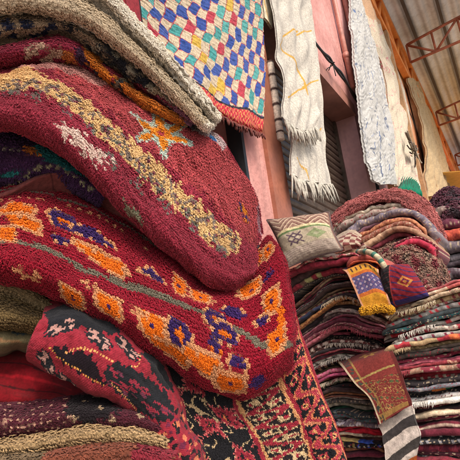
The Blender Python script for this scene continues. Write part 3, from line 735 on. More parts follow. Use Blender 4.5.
# --- deep red rug with orange blocks and purple flowers
sh = near([[(-40, 190), (20, 180), (70, 186), (118, 206), (162, 232), (208, 262), (244, 260), (266, 236), (270, 242)],
           [(-40, 202), (20, 191), (70, 200), (118, 222), (160, 247), (205, 280), (247, 276), (274, 246), (280, 254)],
           [(-40, 220), (20, 211), (70, 226), (118, 250), (163, 274), (206, 298), (250, 302), (284, 280), (291, 288)],
           [(-40, 236), (22, 240), (72, 261), (118, 281), (163, 298), (206, 318), (250, 334), (288, 318), (296, 326)],
           [(-40, 250), (26, 262), (76, 285), (121, 309), (165, 332), (208, 354), (250, 368), (289, 348), (296, 350)],
           [(-40, 262), (32, 282), (79, 301), (124, 326), (166, 352), (208, 378), (249, 390), (287, 364), (294, 364)],
           [(-40, 268), (36, 291), (81, 309), (126, 335), (167, 362), (208, 388), (248, 397), (284, 370), (290, 368)],
           [(-40, 260), (38, 276), (84, 294), (128, 318), (168, 344), (208, 370), (246, 378), (278, 356), (284, 356)]],
          [.985, .89, .825, .775, .735, .75, .79, .92], .005, 8, 6)
sh.bead = (.0088, .0084, .0062)
RD, PE, OR, PU, GR = '#8c1026', '#cd9064', '#e06c10', '#341c56', '#6e6656'
pt = Paint(sh, RD, .10, 6, .1)
l2 = [(-40, 234), (0, 240), (50, 250), (84, 270), (114, 280), (155, 294), (197, 310), (241, 332), (278, 348), (292, 345)]
pt.line([(-40, 200), (34, 192), (67, 201), (108, 217), (155, 246), (190, 268)], .008, GR).line([(-40, 208), (10, 200), (40, 199), (67, 205), (108, 222), (152, 252)], .004, PE, dash=(.018, .009)).line(l2, .014, GR, .002)
flower = ['..ppppp..', '.pPPPPPp.', 'pPPPoPPPp', 'pPPoooPPp', 'pPPPoPPPp', '.pPPPPPp.', '..pp.pp..']
pal = {'p': PE, 'P': PU, 'o': OR, 'r': RD}
bar = ['.pppppppppp.', 'pooopoooooop', 'pooooooooopp', '.ppoooooooop', '...pppppppp.']
blk = ['ppppppp', 'pooooop', 'pooooop', 'pooPoop', 'pooooop', 'ppooopp', '.ppppp.']
c_ = .0075
for p, rws, a, sx in (((272, 300), blk, 0, .9), ((268, 250), blk, 0, .8), ((120, 262), ['pp.', '.pp', 'ppp'], 0, 1), ((210, 300), ['.p.', 'pPp', '.p.'], 0, 1.2), ((215, 318), flower, 0, .8), ((12, 208), bar, 4, 1), ((24, 222), bar, 10, .8), ((6, 234), blk, 5, .7), ((62, 221), flower, 0, 1), ((60, 240), ['pPPp', 'PPPP', 'pPPp'], 0, 1), ((93, 235), ['...pPPPPp.....', '.pPPPPPPPpppp.', 'pPPPPPPPPPPPpp', '.pPPPPPPPpp...', '...pPPpp......'], 0, 1),
        ((100, 258), bar, 4, 1.35), ((152, 272), ['....p....', '...pPp...', '..pPPPp..', '.pPPPPPp.', 'pPPpPpPPp', 'ppp.p.ppp'], 0, 1),
        ((200, 298), blk, 0, 1), ((232, 312), ['.pPPp.', 'pPPPPp', 'PPPPPP', '.PPPP.'], 0, 1.2), ((180, 286), blk, 0, .7), ((250, 290), blk, 0, 1.2), ((256, 262), blk, 0, 1.1), ((268, 275), ['.PP.', 'PPPP', '.PP.'], 0, 1),
        ((72, 297), blk, 0, 1), ((108, 305), blk, 4, 1.25), ((28, 276), ['.p...p', 'pp..pp', '.pp.p.', '.p.pp.'], 0, 1), ((90, 286), ['.p.p.', 'pp.pp', '.p.p.'], 0, 1),
        ((152, 326), blk, 0, 1.25), ((180, 334), flower, 0, 1.15), ((172, 350), bar, 0, 1.1), ((202, 362), bar, 0, 1.1), ((140, 312), ['p.p.p', '.p.p.', 'p.p.p'], 0, 1),
        ((238, 362), ['..pPp..', '.pPPPp.', 'pPP.PPp', '.p...p.'], 0, 1), ((230, 384), blk, 0, 1.5), ((258, 382), ['.PPP.', 'PPPPP', '.PPP.'], 0, 1), ((215, 345), ['.PP.', 'PPPP', 'oPPo'], 0, 1),
        ((277, 340), blk, 0, .9), ((281, 318), ['oo', 'oo', 'oo', 'oo', 'oo'], 0, 1.2), ((262, 318), ['.ppp.', 'pPPPp', 'pPPPp'], 0, 1), ((225, 332), flower, 0, .9)):
    pt.stamp(p, rws, c_, pal, a, sx)
mb = tufted('r', sh, pt, .0026, 3, 1.35, .45, .25, (.1, .95), 16, spread=.3, swirl=.2, clump=.15)
tag(mb.build('orange_flowered_rug', WOOL), 'deep red knotted rug with orange blocks and purple flowers on the near pile', 'rug')

# --- beige brown knotted rugs at far left
sh = near([[(-40, 236), (10, 246), (50, 280), (80, 305)], [(-40, 256), (8, 262), (44, 292), (70, 312)], [(-40, 284), (6, 284), (40, 302), (64, 318)], [(-40, 306), (4, 302), (32, 312), (56, 322)], [(-40, 306), (4, 300), (32, 308), (56, 316)]], [.93, .84, .80, .83, .95], .005, 9, 7)
sh.bead = (.014, .012, .004)
mb = tufted('r', sh, Paint(sh, '#94805f', .12, 7, .15).poly([(-40, 255), (10, 262), (30, 285), (-40, 285)], '#7d7868'), .0056, 6, 1.5, .6, .16, (.6, .6), 17, spread=.4)
tag(mb.build('beige_pile_rug', WOOL), 'beige grey knotted rug at left edge below orange-flowered rug', 'rug')
sh = near([[(-40, 296), (6, 290), (40, 300), (66, 308)], [(-40, 306), (6, 303), (36, 312), (60, 318)], [(-40, 320), (4, 318), (24, 322), (46, 328)], [(-40, 332), (2, 328), (20, 330), (40, 336)], [(-40, 330), (2, 326), (20, 328), (40, 334)]], [.90, .79, .76, .79, .9], .005, 9, 8)
sh.bead = (.014, .010, .004)
mb = tufted('r', sh, Paint(sh, '#786340', .12, 8, .15), .005, 6, 1.6, .55, .16, (.7, .5), 18, spread=.35)
tag(mb.build('olive_pile_rug', WOOL), 'olive brown braided rug edge at left above the grey flat-woven corner', 'rug')
sh = near([[(-40, 318), (0, 318), (24, 322), (48, 326)], [(-40, 332), (0, 334), (20, 336), (42, 336)], [(-40, 352), (0, 350), (18, 346), (30, 348)], [(-40, 362), (0, 358), (16, 352), (26, 356)]], [.87, .79, .79, .88], .004, 7, 9)
o = woven('grey_kilim', sh, Paint(sh, '#6d6348', .08, 9).poly([(10, 322), (40, 322), (40, 334), (12, 334)], '#3c4a52').line([(-40, 336), (20, 342)], .006, '#8c6a4a'), 120, 60, KILIM, .01)
tag(o, 'small grey and beige flat-woven corner at left edge under olive rug', 'rug')
sh = near([[(-40, 340), (20, 338), (60, 345), (110, 380)], [(-40, 360), (20, 362), (64, 378), (112, 400)], [(-40, 376), (20, 388), (66, 396), (114, 408)], [(-40, 404), (20, 402), (66, 406), (116, 414)], [(-40, 415), (20, 414), (66, 414), (116, 418)]], [.92, .86, .82, .80, .86], .006, 5, 10)
o = woven('plain_red_rug', sh, Paint(sh, '#6c0c16', .1, 10, .25).line([(-40, 362), (30, 366), (70, 382)], .004, '#3a0a12').line([(-40, 372), (30, 378), (70, 390)], .006, '#8c141e').line([(-40, 384), (30, 390), (70, 398)], .004, '#3a0a12'), 120, 80, FELT, .012)
tag(o, 'plain bright red rug in the shadow under the black and red kilim', 'rug')

# --- red and black flat-woven kilim fold
sh = near([[(46, 302), (80, 296), (116, 312), (150, 338), (174, 368), (192, 406), (210, 436), (218, 480)],
           [(42, 316), (74, 310), (112, 327), (147, 352), (168, 379), (186, 414), (204, 440), (209, 482)],
           [(34, 330), (68, 330), (103, 348), (138, 371), (159, 397), (178, 424), (193, 450), (197, 486)],
           [(27, 350), (58, 354), (92, 372), (127, 391), (148, 412), (164, 434), (178, 458), (182, 488)],
           [(26, 360), (56, 374), (88, 392), (119, 405), (140, 422), (152, 442), (164, 466), (168, 490)],
           [(34, 366), (60, 372), (92, 386), (122, 398), (142, 412), (156, 436), (170, 460), (172, 490)]],
          [.88, .775, .735, .725, .745, .82], .004, 7, 11)
sh.K[:, 5:] -= (R @ np.array([0, 0, -1.]))*np.array([.03, .06, .06])[None, :, None]; sh = Sheet(sh.K, .005, 10, 11)
BK, KR = '#1b1c20', '#80222e'
def kil(U, V, c):
    m = (snoise(U*.35, V*3.2, 36, 51) > .1)
    return c
pt = Paint(sh, KR, .10, 11, .1)
pt.poly([(40, 312), (60, 306), (90, 308), (112, 322), (120, 334), (100, 332), (84, 326), (66, 330), (48, 330)], BK, .003)
pt.poly([(50, 348), (62, 346), (72, 354), (82, 350), (90, 354), (98, 366), (106, 386), (92, 380), (78, 372), (62, 362)], '#180f16', .004)
pt.line([(50, 347), (58, 358), (76, 368), (92, 380), (106, 386)], .0028, '#c48a45', 0, (.006, .003)).line([(66, 352), (82, 348), (96, 352), (110, 360), (124, 368), (138, 366), (140, 352)], .0035, '#c78f56', 0, (.006, .0035))
pt.poly([(106, 366), (118, 362), (140, 374), (166, 392), (176, 416), (160, 424), (138, 412), (116, 392), (104, 382)], BK, .004)
for k in range(34):
    t = k/33; x = 108+60*t+r_.uniform(-4, 4); y = 366+44*t+r_.uniform(-4, 16)
    pt.line([(x, y), (x+r_.uniform(3, 9), y+r_.uniform(2, 6))], .0034, '#7e2634' if k % 4 else '#5a2a3a')
pt.line([(112, 384), (124, 396), (138, 414)], .003, '#b5804e', 0, (.005, .003))
mot = ['..kkkkkk..', '.kwwkkwwk.', 'kwwwkkkwwk', '.kkwwkkkk.', 'kkkwwwkwwk', '.kwwkkkwk.', '..kk.kkk..']
for p, a in (((62, 326), -30), ((100, 338), 10), ((46, 362), 60), ((66, 382), 40), ((128, 348), 20)): pt.stamp(p, mot, .0036, {'k': BK, 'w': '#9c756c'}, a, 1.5)
pt.poly([(140, 352), (148, 352), (164, 366), (176, 392), (166, 390), (150, 368)], BK, .004)
def speck(U, V, c):
    p0 = sh.find(186, 440)
    m = U > p0[0]-.05; n = snoise(U, V, 26, 61); n2 = snoise(U, V, 33, 62)
    c[m & (n > .35)] = hexc('#1c1418'); c[m & (n2 > .5)] = hexc('#b3684a'); c[m & (n < -.6)] = hexc('#5c2036'); return c
pt.fn(speck)
sh.mat_ = .0012
Q0 = pt
class Stitch:
    def __call__(s, U, V): return Q0(np.round(U/.0022)*.0022, np.round(V/.0028)*.0028)
o = woven('black_red_kilim', sh, Stitch(), 620, 330, KILIM, .01, extra=lambda U, V: .0005*np.sin(V*2*np.pi/.0056)*np.sin(U*2*np.pi/.0044)-.004*np.exp(-((V-.35*U-.03+.01*np.sin(U*30))/.006)**2)-.004*np.exp(-((V+.2*U-.16)/.007)**2))
tag(o, 'red flat-woven kilim fold with black serrated lozenge and motifs on the near pile', 'rug')

# --- maroon dotted rug, beige braid, bottom rug
sh = near([[(-40, 392), (20, 398), (80, 394), (130, 396), (170, 404)], [(-40, 404), (20, 410), (80, 404), (130, 408), (168, 420)], [(-40, 424), (20, 424), (80, 416), (130, 420), (166, 432)], [(-40, 440), (20, 438), (80, 428), (130, 430), (164, 438)], [(-40, 442), (20, 438), (80, 428), (130, 430), (164, 438)]], [.86, .755, .725, .755, .86], .004, 9, 12)
pt = Paint(sh, '#4a1a26', .14, 12)
for k in range(7):
    y = 402+k*5.2; pt.line([(-40, y+2), (20, y+3), (72, y-2)], .0038, '#a07a68', .002, (.0095, .0045))
pt.poly([(70, 398), (100, 396), (120, 412), (88, 424), (64, 414)], '#1b1418', .006)
for p in ((82, 402), (100, 408), (74, 420), (112, 420), (128, 408), (95, 398), (140, 416), (120, 400)): pt.stamp(p, ['.w.', 'www', '.w.'], .005, {'w': '#9c8468'})
mb = tufted('r', sh, pt, .0052, 5, 1.3, .6, .24, (.8, .5), 19)
tag(mb.build('maroon_dotted_rug', WOOL), 'maroon and black rug with rows of beige dots near bottom left corner', 'rug')
sh = near([[(-40, 438), (20, 436), (80, 424), (130, 424), (172, 438)], [(-40, 442), (20, 439), (80, 428), (130, 428), (168, 440)], [(-40, 450), (20, 447), (80, 436), (130, 436), (166, 444)], [(-40, 457), (20, 454), (80, 446), (130, 444), (166, 450)], [(-40, 456), (20, 452), (80, 444), (130, 442), (164, 448)]], [.84, .73, .70, .725, .84], .003, 9, 13)
sh.bead = (.018, .010, .006)
mb = tufted('r', sh, Paint(sh, '#ad9068', .08, 13), .005, 6, 1.6, .55, .16, (.9, .45), 20, spread=.35)
tag(mb.build('beige_braided_rug', WOOL), 'beige braided rug edge running along the bottom left', 'rug')
sh = near([[(-40, 452), (20, 450), (80, 441), (130, 440), (178, 446)], [(-40, 460), (20, 456), (80, 448), (130, 446), (174, 452)], [(-40, 480), (20, 476), (80, 468), (130, 466), (174, 472)], [(-40, 500), (20, 496), (80, 490), (130, 490), (174, 490)]], [.82, .70, .68, .72], .004, 9, 14)
mb = tufted('r', sh, Paint(sh, '#74402f', .16, 14).poly([(-40, 456), (40, 454), (50, 500), (-40, 500)], '#6d5a42').poly([(140, 440), (180, 446), (180, 480), (130, 480)], '#7c2430'), .0065, 5, 1.5, .7, .22, (.9, .4), 21)
tag(mb.build('rust_pile_rug', WOOL), 'rusty brown knotted rug cut off by bottom edge under beige braid', 'rug')

# --- oriental carpet hanging at bottom centre
sh = near([[(120, 318), (175, 335), (228, 352), (268, 334), (290, 300), (296, 300)],
           [(146, 372), (188, 393), (234, 404), (278, 382), (301, 346), (306, 350)],
           [(160, 404), (203, 420), (248, 430), (294, 414), (317, 394), (322, 398)],
           [(175, 440), (220, 450), (261, 456), (305, 446), (334, 432), (339, 436)],
           [(185, 484), (230, 488), (274, 492), (316, 486), (347, 474), (352, 478)],
           [(190, 530), (236, 534), (280, 536), (322, 530), (356, 520), (360, 522)]],
          [.92, .89, .88, .87, .86, .86], .006, 5, 15)
sh.K[:, -1] += (R @ np.array([0, 0, -.12]))
sh = Sheet(sh.K, .006, 5, 15)
ue_ = sh.find(333, 432)[0]
def carpet(U, V, c):
    q = ue_+.034-U
    n = snoise(U, V, 17, 71, 2); n2 = snoise(U, V, 22, 72, 2)
    BKc, RDc, CR, OC = hexc('#17161a'), hexc('#8d2634'), hexc('#b39a74'), hexc('#b0613c')
    c[:] = BKc
    # field: serrated red flames and cream stems, on a lozenge lattice
    U0, V0 = U, V; U = U+.012*snoise(U0, V0, 9, 73); V = V+.012*snoise(U0, V0, 9, 74); a = (U*math.cos(.9)+V*math.sin(.9))/.085; b = (-U*math.sin(.9)+V*math.cos(.9))/.085
    fa, fb = np.abs((a % 1)-.5)*2, np.abs((b % 1)-.5)*2
    d = fa+fb+.16*np.sin(17*(fa-fb))
    f = np.ones(len(U), bool)
    c[f & (d < .72)] = RDc; c[f & (np.abs(d-.80) < .07)] = hexc('#b55a58')
    c[f & (d < .30)] = BKc; c[f & (d < .14)] = OC
    c[f & (np.abs(snoise(U, V, 15, 79, 1)) < .10) & (d > .9)] = CR
    U, V = U0, V0
    # borders along the right side
    x = q+.004*snoise(U, V, 30, 3)
    def band(x0, x1, col): c[(x >= x0) & (x < x1)] = col
    band(-.3, .205, BKc)
    k = V/.042; zz = .5+.5*np.sin(k*2*np.pi)
    m = (x > .108) & (x < .190)
    yy = (x-.149)/.041; s1 = np.abs(yy-.75*np.sin(k*2*np.pi))
    c[m] = hexc('#221a1c'); c[m & (s1 < .30)] = RDc; c[m & (np.abs(s1-.36) < .07)] = CR; c[m & (np.abs(snoise(U, V, 26, 78, 1)) < .11) & (s1 > .4)] = CR
    c[m & (np.hypot(yy+.55*np.sin(k*2*np.pi), ((k*2) % 1)-.5) < .32)] = hexc('#bda37d')
    c[m & (np.hypot(yy+.55*np.sin(k*2*np.pi), ((k*2) % 1)-.5) < .15)] = RDc
    band(.190, .197, hexc('#b88a5c')); band(.197, .205, RDc); band(.100, .108, hexc('#c08a5e'))
    m = (x > .018) & (x < .093); yy = (x-.055)/.0375; k2 = V/.05
    c[m] = BKc; s2 = np.abs(yy-.7*np.sin(k2*2*np.pi+1)); c[m & (s2 < .22)] = hexc('#a33643'); c[m & (np.abs(s2-.30) < .08)] = hexc('#c07450')
    rr = np.hypot(yy+.6*np.sin(k2*2*np.pi+1), (((k2*2+.3) % 1)-.5)*1.1); c[m & (rr < .36)] = hexc('#a33643'); c[m & (rr < .2)] = hexc('#c9925f'); c[m & (rr < .1)] = BKc
    m = m & (snoise(U, V, 40, 77) > .72); c[m] = hexc('#b8785a')
    band(.093, .100, RDc); band(.010, .018, hexc('#c47a50')); band(-.3, .010, hexc('#8d2634'))
    return c
pt = Paint(sh, '#17161a', .10, 15, .08).fn(carpet)
mb = tufted('r', sh, pt, .0034, 4, 1.15, .5, .28, (0, 1), 22, th=.01, spread=.3, swirl=.2)
tag(mb.build('oriental_carpet', WOOL), 'black, red and cream floral bordered carpet hanging down at the bottom centre', 'rug')

# ================================================================== FOLDED RUG STACKS
PALS = {}
def layer_col(base, pal, mode, seed):
    """colour of one folded edge along its length"""
    r = np.random.default_rng(seed); base = hexc(base)*1.2+.008; pal = [hexc(p)*1.2+.008 for p in pal] or [base]
    cuts = np.cumsum(r.uniform(.012, .07, 80)); pick = r.integers(0, len(pal), 80); on = r.random(80) < .62
    def f(u, a, k):
        c = np.tile(base, (len(u), 1)); uu = u+.004*a*r.uniform(.3, 1)
        if mode == 'block':
            i = np.clip(np.searchsorted(cuts, uu), 0, 79); m = on[i]; c[m] = np.array(pal)[pick[i]][m]
        elif mode == 'dot':
            i = (uu/.022).astype(int); m = ((uu/.022) % 1 < .45) & (np.abs(a-.1) < .7) & ((i*7+seed) % 5 < 3); c[m] = np.array(pal)[(i*13+seed) % len(pal)][m]
        elif mode == 'speck':
            n = snoise(uu, a*.01+k*.03, 30, seed); c[n > .15] = pal[0]
            if len(pal) > 1: c[n < -.5] = pal[1]
        elif mode == 'line':
            m = (a > -.3) & (a < .35); c[m] = pal[0]
        elif mode == 'dash':
            i = (uu/.03).astype(int); m = (uu/.03) % 1 < .6; c[m] = np.array(pal)[(i*5+seed) % len(pal)][m]
        st_ = snoise(uu, uu*0+seed+k, 34, seed+k, 2); c = c*(1+.28*st_)[:, None]
        fl_ = snoise(uu, a*.012, 70, seed+5*k, 1)
        if (seed+k) % 3 == 0: c[fl_ > .8] = hexc('#a8977f')
        if (seed+k) % 4 == 1: c[fl_ < -.85] = hexc('#7c2a34')
        return c
    return f
def folded(mb, P, th, plies, seed, back=.45, jut=0., taper=(1, 1), n=190, rough=1.):
    """P control points of the layer's bottom edge; plies [(base, palette, mode)] from the bottom up"""
    r = np.random.default_rng(seed); P = np.asarray(P, float)
    t = np.linspace(0, len(P)-1, n); Cn = crw(t, len(P)) @ P
    seg = np.concatenate([[0], np.cumsum(np.linalg.norm(np.diff(Cn, axis=0), axis=1))]); L = seg[-1]
    T = np.gradient(Cn, axis=0); T /= np.linalg.norm(T, axis=1)[:, None]
    B = np.array([0, 1., 0]); UP = np.cross(T, B); UP *= np.sign(UP[:, 2:3]); UP /= np.linalg.norm(UP, axis=1)[:, None]
    end = np.clip(np.minimum((seg+.002)/.05 if taper[0] else 9, (L-seg+.002)/.05 if taper[1] else 9), 0, 1)
    end = np.sqrt(1-(1-end)**2)
    if len(plies) == 3 and seed % 2: plies = plies[:2] if seed % 4 == 1 else plies[1:]
    K = len(plies); h = th/K; z0 = np.zeros(n)
    wts = r.uniform(.45, 1.7, K); wts /= wts.sum()
    A = np.radians(np.array([-90, -62, -36, -12, 12, 36, 62, 90]))
    for k, (b_, p_, m_) in enumerate(plies):
        hh = th*wts[k]; ff = jut+r.uniform(-.018, .02)+.02*snoise(seg, seg*0+k*.3+seed, 2.2, seed+k)
        wob = .0022*rough*snoise(seg, seg*0, 12, seed*3+k, 3)+.003*snoise(seg, seg*0, 3, seed*5+k)
        hv = hh*(1+.3*snoise(seg, seg*0+.7, 5, seed+40+k))*end
        rad = hv/2*.98; ctr = z0+hv/2+wob
        V = []; Cc = []; Uv = []
        f = layer_col(b_, p_, m_, seed*11+k)
        nose = 1+.3*r.random()
        V.append(Cn+UP*(ctr-rad)[:, None]+B*back); Cc.append(f(seg, np.full(n, -1.), k)*.9); Uv.append(np.stack([seg, np.full(n, back)], -1))
        for a in A:
            rr = rad*(1+.05*rough*snoise(seg, np.full(n, a), 16, seed+k+60, 3))
            V.append(Cn+UP*(ctr+rad*np.sin(a))[:, None]-B*((rr*np.cos(a)*nose+ff)*(.4+.6*end)-(1-end)*.03)[:, None])
            Cc.append(f(seg, np.full(n, np.sin(a)), k)); Uv.append(np.stack([seg, np.full(n, a*.01)], -1))
        V.append(Cn+UP*(ctr+rad)[:, None]+B*back); Cc.append(f(seg, np.full(n, 1.), k)); Uv.append(np.stack([seg, np.full(n, -back)], -1))
        m = len(V); V = np.concatenate(V); Cc = np.concatenate(Cc); Uv = np.concatenate(Uv)
        g = np.random.default_rng(seed+k).standard_normal(len(V)); Cc = np.clip(Cc*(1+.10*g)[:, None], .004, .9)
        i, j = np.meshgrid(np.arange(m-1), np.arange(n-1), indexing='ij'); a_ = i*n+j
        Q = np.stack([a_, a_+1, a_+n+1, a_+n], -1).reshape(-1, 4)
        mb.add(V, [Q, np.array([[0, (m-1)*n, (m-2)*n, n], [n-1, 2*n-1, (m-1)*n-1, m*n-1]])], Cc, Uv)
        z0 = z0+hv
    return mb

DK, MR, BG, GY, CRM = '#2a2225', '#5e1c2a', '#9a8266', '#8a8580', '#b7ab98'
# near stack, peak height in the photograph, layers from top down: (label words, plies bottom-up)
S1 = [
 ('brown and maroon striped kilim', [(DK, [MR], 'line'), ('#6e4a3c', [BG, MR], 'block'), ('#7b5044', [], 'p')]),
 ('dark brown kilim with grey rim', [('#3a2a26', [], 'p'), (GY, [DK], 'line'), ('#4b2c2c', [], 'p')]),
 ('tan kilim with a rose stripe', [('#8e6a4c', [], 'p'), ('#7d3c40', [BG], 'dash'), ('#94785e', [], 'p')]),
 ('navy and ochre edged kilim', [('#8f5f34', [], 'p'), ('#9b6c3c', ['#b07c4c'], 'block'), ('#23283e', [DK], 'block')]),
 ('ochre brown rug with thin black rim', [(DK, [], 'p'), ('#8b6b40', ['#6e4f30'], 'block')]),
 ('pale grey felted blanket', [('#6c5a58', [], 'p'), ('#a8a29a', ['#c2b8ac'], 'speck'), ('#7c6660', [], 'p')]),
 ('maroon kilim with plum rim', [('#4c1a28', [], 'p'), ('#7a2a3a', [MR], 'block'), ('#8a5360', [], 'p')]),
 ('dusty rose folded kilim', [('#8c4a54', ['#a8606a'], 'block'), ('#6c3540', [], 'p')]),
 ('nearly black kilim with rose end', [('#1c181c', [], 'p'), ('#241c22', ['#a04c62'], 'block'), ('#6b2c3c', [], 'p')]),
 ('brown rug with white dotted motifs', [('#50302c', ['#b9aa9c'], 'dot'), ('#63423c', ['#b9aa9c', '#2c2420'], 'speck')]),
 ('wine red kilim with black lines', [('#5a1a2a', ['#1e181c'], 'line'), ('#70202e', [], 'p'), (DK, [], 'p')]),
 ('speckled white and grey blanket', [('#5c5a58', ['#b8b4ac'], 'speck'), ('#9a968c', ['#c6c0b4', '#4c4a48'], 'speck')]),
 ('olive brown kilim with beige rim', [('#5c5238', [], 'p'), (BG, [DK], 'dash')]),
 ('bright pink folded kilim', [('#b04e6c', ['#b8587a'], 'block'), ('#bf6480', [], 'p')]),
 ('cream rug with green and red pattern', [('#b7ab98', ['#4c5c40', '#7d2c30'], 'speck'), ('#c0b6a4', ['#8c7048', MR], 'block')]),
 ('black kilim with beige scroll edge', [('#1f1a1a', [], 'p'), ('#a08a6c', ['#2a2222'], 'dash')]),
 ('rust brown kilim with red patches', [('#6a4032', [], 'p'), ('#7c2c30', ['#8c5a3c'], 'block'), ('#3a2a28', [], 'p')]),
 ('grey kilim with thick pale rim', [('#4a4644', [], 'p'), ('#a8a298', ['#77726c'], 'block')]),
 ('dark green rug with cream edge', [('#20402e', ['#2c5a42'], 'block'), ('#b9b09c', [], 'p')]),
 ('grey teal striped blanket', [('#3c4c50', [], 'p'), ('#5f7478', ['#2c3438'], 'block')]),
 ('lilac and white speckled kilim', [('#6a5f68', ['#c3bcc0'], 'speck'), ('#8a6a86', ['#c8c0c0', '#2e2830'], 'speck')]),
 ('bright red folded rug', [('#ab1a2c', [], 'p'), ('#b02234', ['#9a1626'], 'block')]),
 ('cream edged brown kilim', [('#4a302c', [], 'p'), ('#b4a68e', ['#6c5a4c'], 'block')]),
 ('black rug with ochre and blue marks', [('#17161a', ['#8a7440', '#2b4a9c'], 'dot'), ('#1c1a1e', ['#b09a60', '#2b4a9c'], 'block')]),
 ('burgundy rug with tan lining', [('#5a1c2c', [], 'p'), ('#9c6a4c', ['#7c3c34'], 'block')]),
 ('dark brown rug with red fold', [('#2c2022', [], 'p'), ('#6c1c2a', [DK], 'block')]),
]
S2 = [
 ('long rose kilim with red stripes', [('#7c6a5c', ['#a39a8c'], 'dash'), ('#8c3a40', ['#a4524e', '#c0a890'], 'block'), ('#9a4f50', [], 'p')]),
 ('pale tan kilim with tiny dots', [('#a08a68', ['#6c2c30'], 'dot'), ('#b09c80', [], 'p')]),
 ('grey kilim dotted with red', [('#7e7c78', ['#9c3038'], 'dot'), ('#8c4448', ['#b0a89c'], 'dash')]),
 ('dark teal and black blanket', [('#1e2a2e', [], 'p'), ('#24484a', ['#1c2426'], 'block'), ('#3c4648', [], 'p')]),
 ('light grey kilim with red squares', [('#6c6460', [], 'p'), ('#a39e96', ['#a8323c'], 'block')]),
 ('grey cream kilim with maroon lozenges', [('#8d8a84', ['#5c2030'], 'dot'), ('#a49c90', ['#8c2c38', '#4c4440'], 'block')]),
 ('tan kilim with orange and red marks', [('#6a5c40', [], 'p'), ('#a48c68', ['#b05a34', '#9c3038'], 'block')]),
 ('grey brown blanket with dark lining', [('#3c342e', [], 'p'), ('#86786a', ['#6c5e54'], 'block')]),
 ('wine kilim with thin pink lines', [('#541626', ['#8c4450'], 'line'), ('#6c1c2e', [], 'p')]),
 ('rose brown kilim with maroon bands', [('#8c6a58', ['#6c2430'], 'block'), ('#a07866', ['#7c2c34'], 'block')]),
 ('thin red and ivory striped kilim', [('#b4a490', ['#9a2c34'], 'dash'), ('#8c2430', [], 'p')]),
 ('slate grey blanket with black rim', [('#1f1e22', [], 'p'), ('#66666c', ['#8c8888'], 'block'), ('#2a2426', [], 'p')]),
 ('black kilim with orange and green blocks', [('#1a181a', [], 'p'), ('#b0622e', ['#2c6048', '#1c1c20', '#1c1c20'], 'block')]),
 ('white cotton blanket', [('#c8c4bc', [], 'p'), ('#bdb8b0', ['#d0ccc4'], 'block')]),
 ('very dark maroon rug', [('#2c1218', [], 'p'), ('#3c161e', ['#5c2028'], 'block')]),
 ('dark rug with rolled cream hem', [('#461420', [], 'p'), ('#c0ad92', [], 'p')]),
 ('burgundy rug with thin pale seam', [('#5a1626', ['#b09a88'], 'line'), ('#4a1422', [], 'p')]),
 ('deep burgundy smooth rug', [('#551424', [], 'p'), ('#601828', [], 'p')]),
 ('black rug with grey woven motifs', [('#1a1a1e', ['#77767a'], 'dot'), ('#1c1c20', ['#8a888a', '#5c2030'], 'dot')]),
 ('plum rug with dim red motifs', [('#4a1828', ['#7c3040'], 'speck')]),
 ('charcoal speckled rolled rug', [('#2a2a2c', ['#6c6c68'], 'speck'), ('#3a1620', [], 'p')]),
 ('crimson rug with flat edge', [('#6c1426', [], 'p'), ('#741a2c', [], 'p')]),
]
ords = ['topmost', 'second', 'third', 'fourth', 'fifth', 'sixth', 'seventh', 'eighth', 'ninth', 'tenth', 'eleventh', 'twelfth', 'thirteenth', 'fourteenth', 'fifteenth', 'sixteenth', 'seventeenth', 'eighteenth', 'nineteenth', 'twentieth', 'twenty-first', 'twenty-second', 'twenty-third', 'twenty-fourth', 'twenty-fifth', 'twenty-sixth']
Y1, Y2 = 2.12, 2.0
def s1_pts(y, q, Y):
    dl = 38*(1-q)+4; dr = 12*(1-q)+1
    wv = lambda x: 1.0*math.sin(x*.06+q*14)+1.0*math.sin(x*.16+q*41)
    return [ony(x, yy+wv(x), Y) for x, yy in ((262, y+dl*1.35), (288, y+dl*.95), (310, y+dl*.52), (330, y+dl*.12), (346, y), (364, y+dr*.35), (386, y+dr))]
def s2_pts(y, q, Y):
    sl = -.36*(1-q)**1.1+.04
    s_ = q*1.0
    wv = lambda x: 1.2*math.sin(x*.05+q*9)+.8*math.sin(x*.13+q*29)
    return [ony(x, y+sl*(x-460)+wv(x), Y) for x in (384, 402, 425, 450, 480, 520)]
FR1 = {3: '#a89880', 7: '#7a2430', 9: '#b5aa9a', 11: '#c4bcae', 14: '#c0b49c', 18: '#b9b09c', 20: '#b8b0b4', 22: '#b4a68e'}
def layer_fringe(o, P, th, seed, colr, x0=.15, x1=.85, L=.018):
    q_ = np.random.default_rng(seed); mb = MB(); P = np.asarray(P); n_ = 46
    t = np.linspace(x0, x1, n_)*(len(P)-1); C_ = crw(t, len(P)) @ P
    for c in C_:
        a = c+np.array([q_.normal(0, .003), -.022-th*.5, th*.5]); d = np.array([q_.normal(0, .004), -.006, -L*q_.uniform(.6, 1.3)])
        mb.tube([a+[0, .03, .0], a, a+d*.6+[0, -.004, 0], a+d], [.0016, .0018, .0016, .0009], 4, hexc(colr)*q_.uniform(.8, 1.1))
    mb.build('fringe', FELT, o)
N1 = len(S1); ys = [272+(462-272)*(i+1)/N1 for i in range(N1)]
r_ = np.random.default_rng(21)
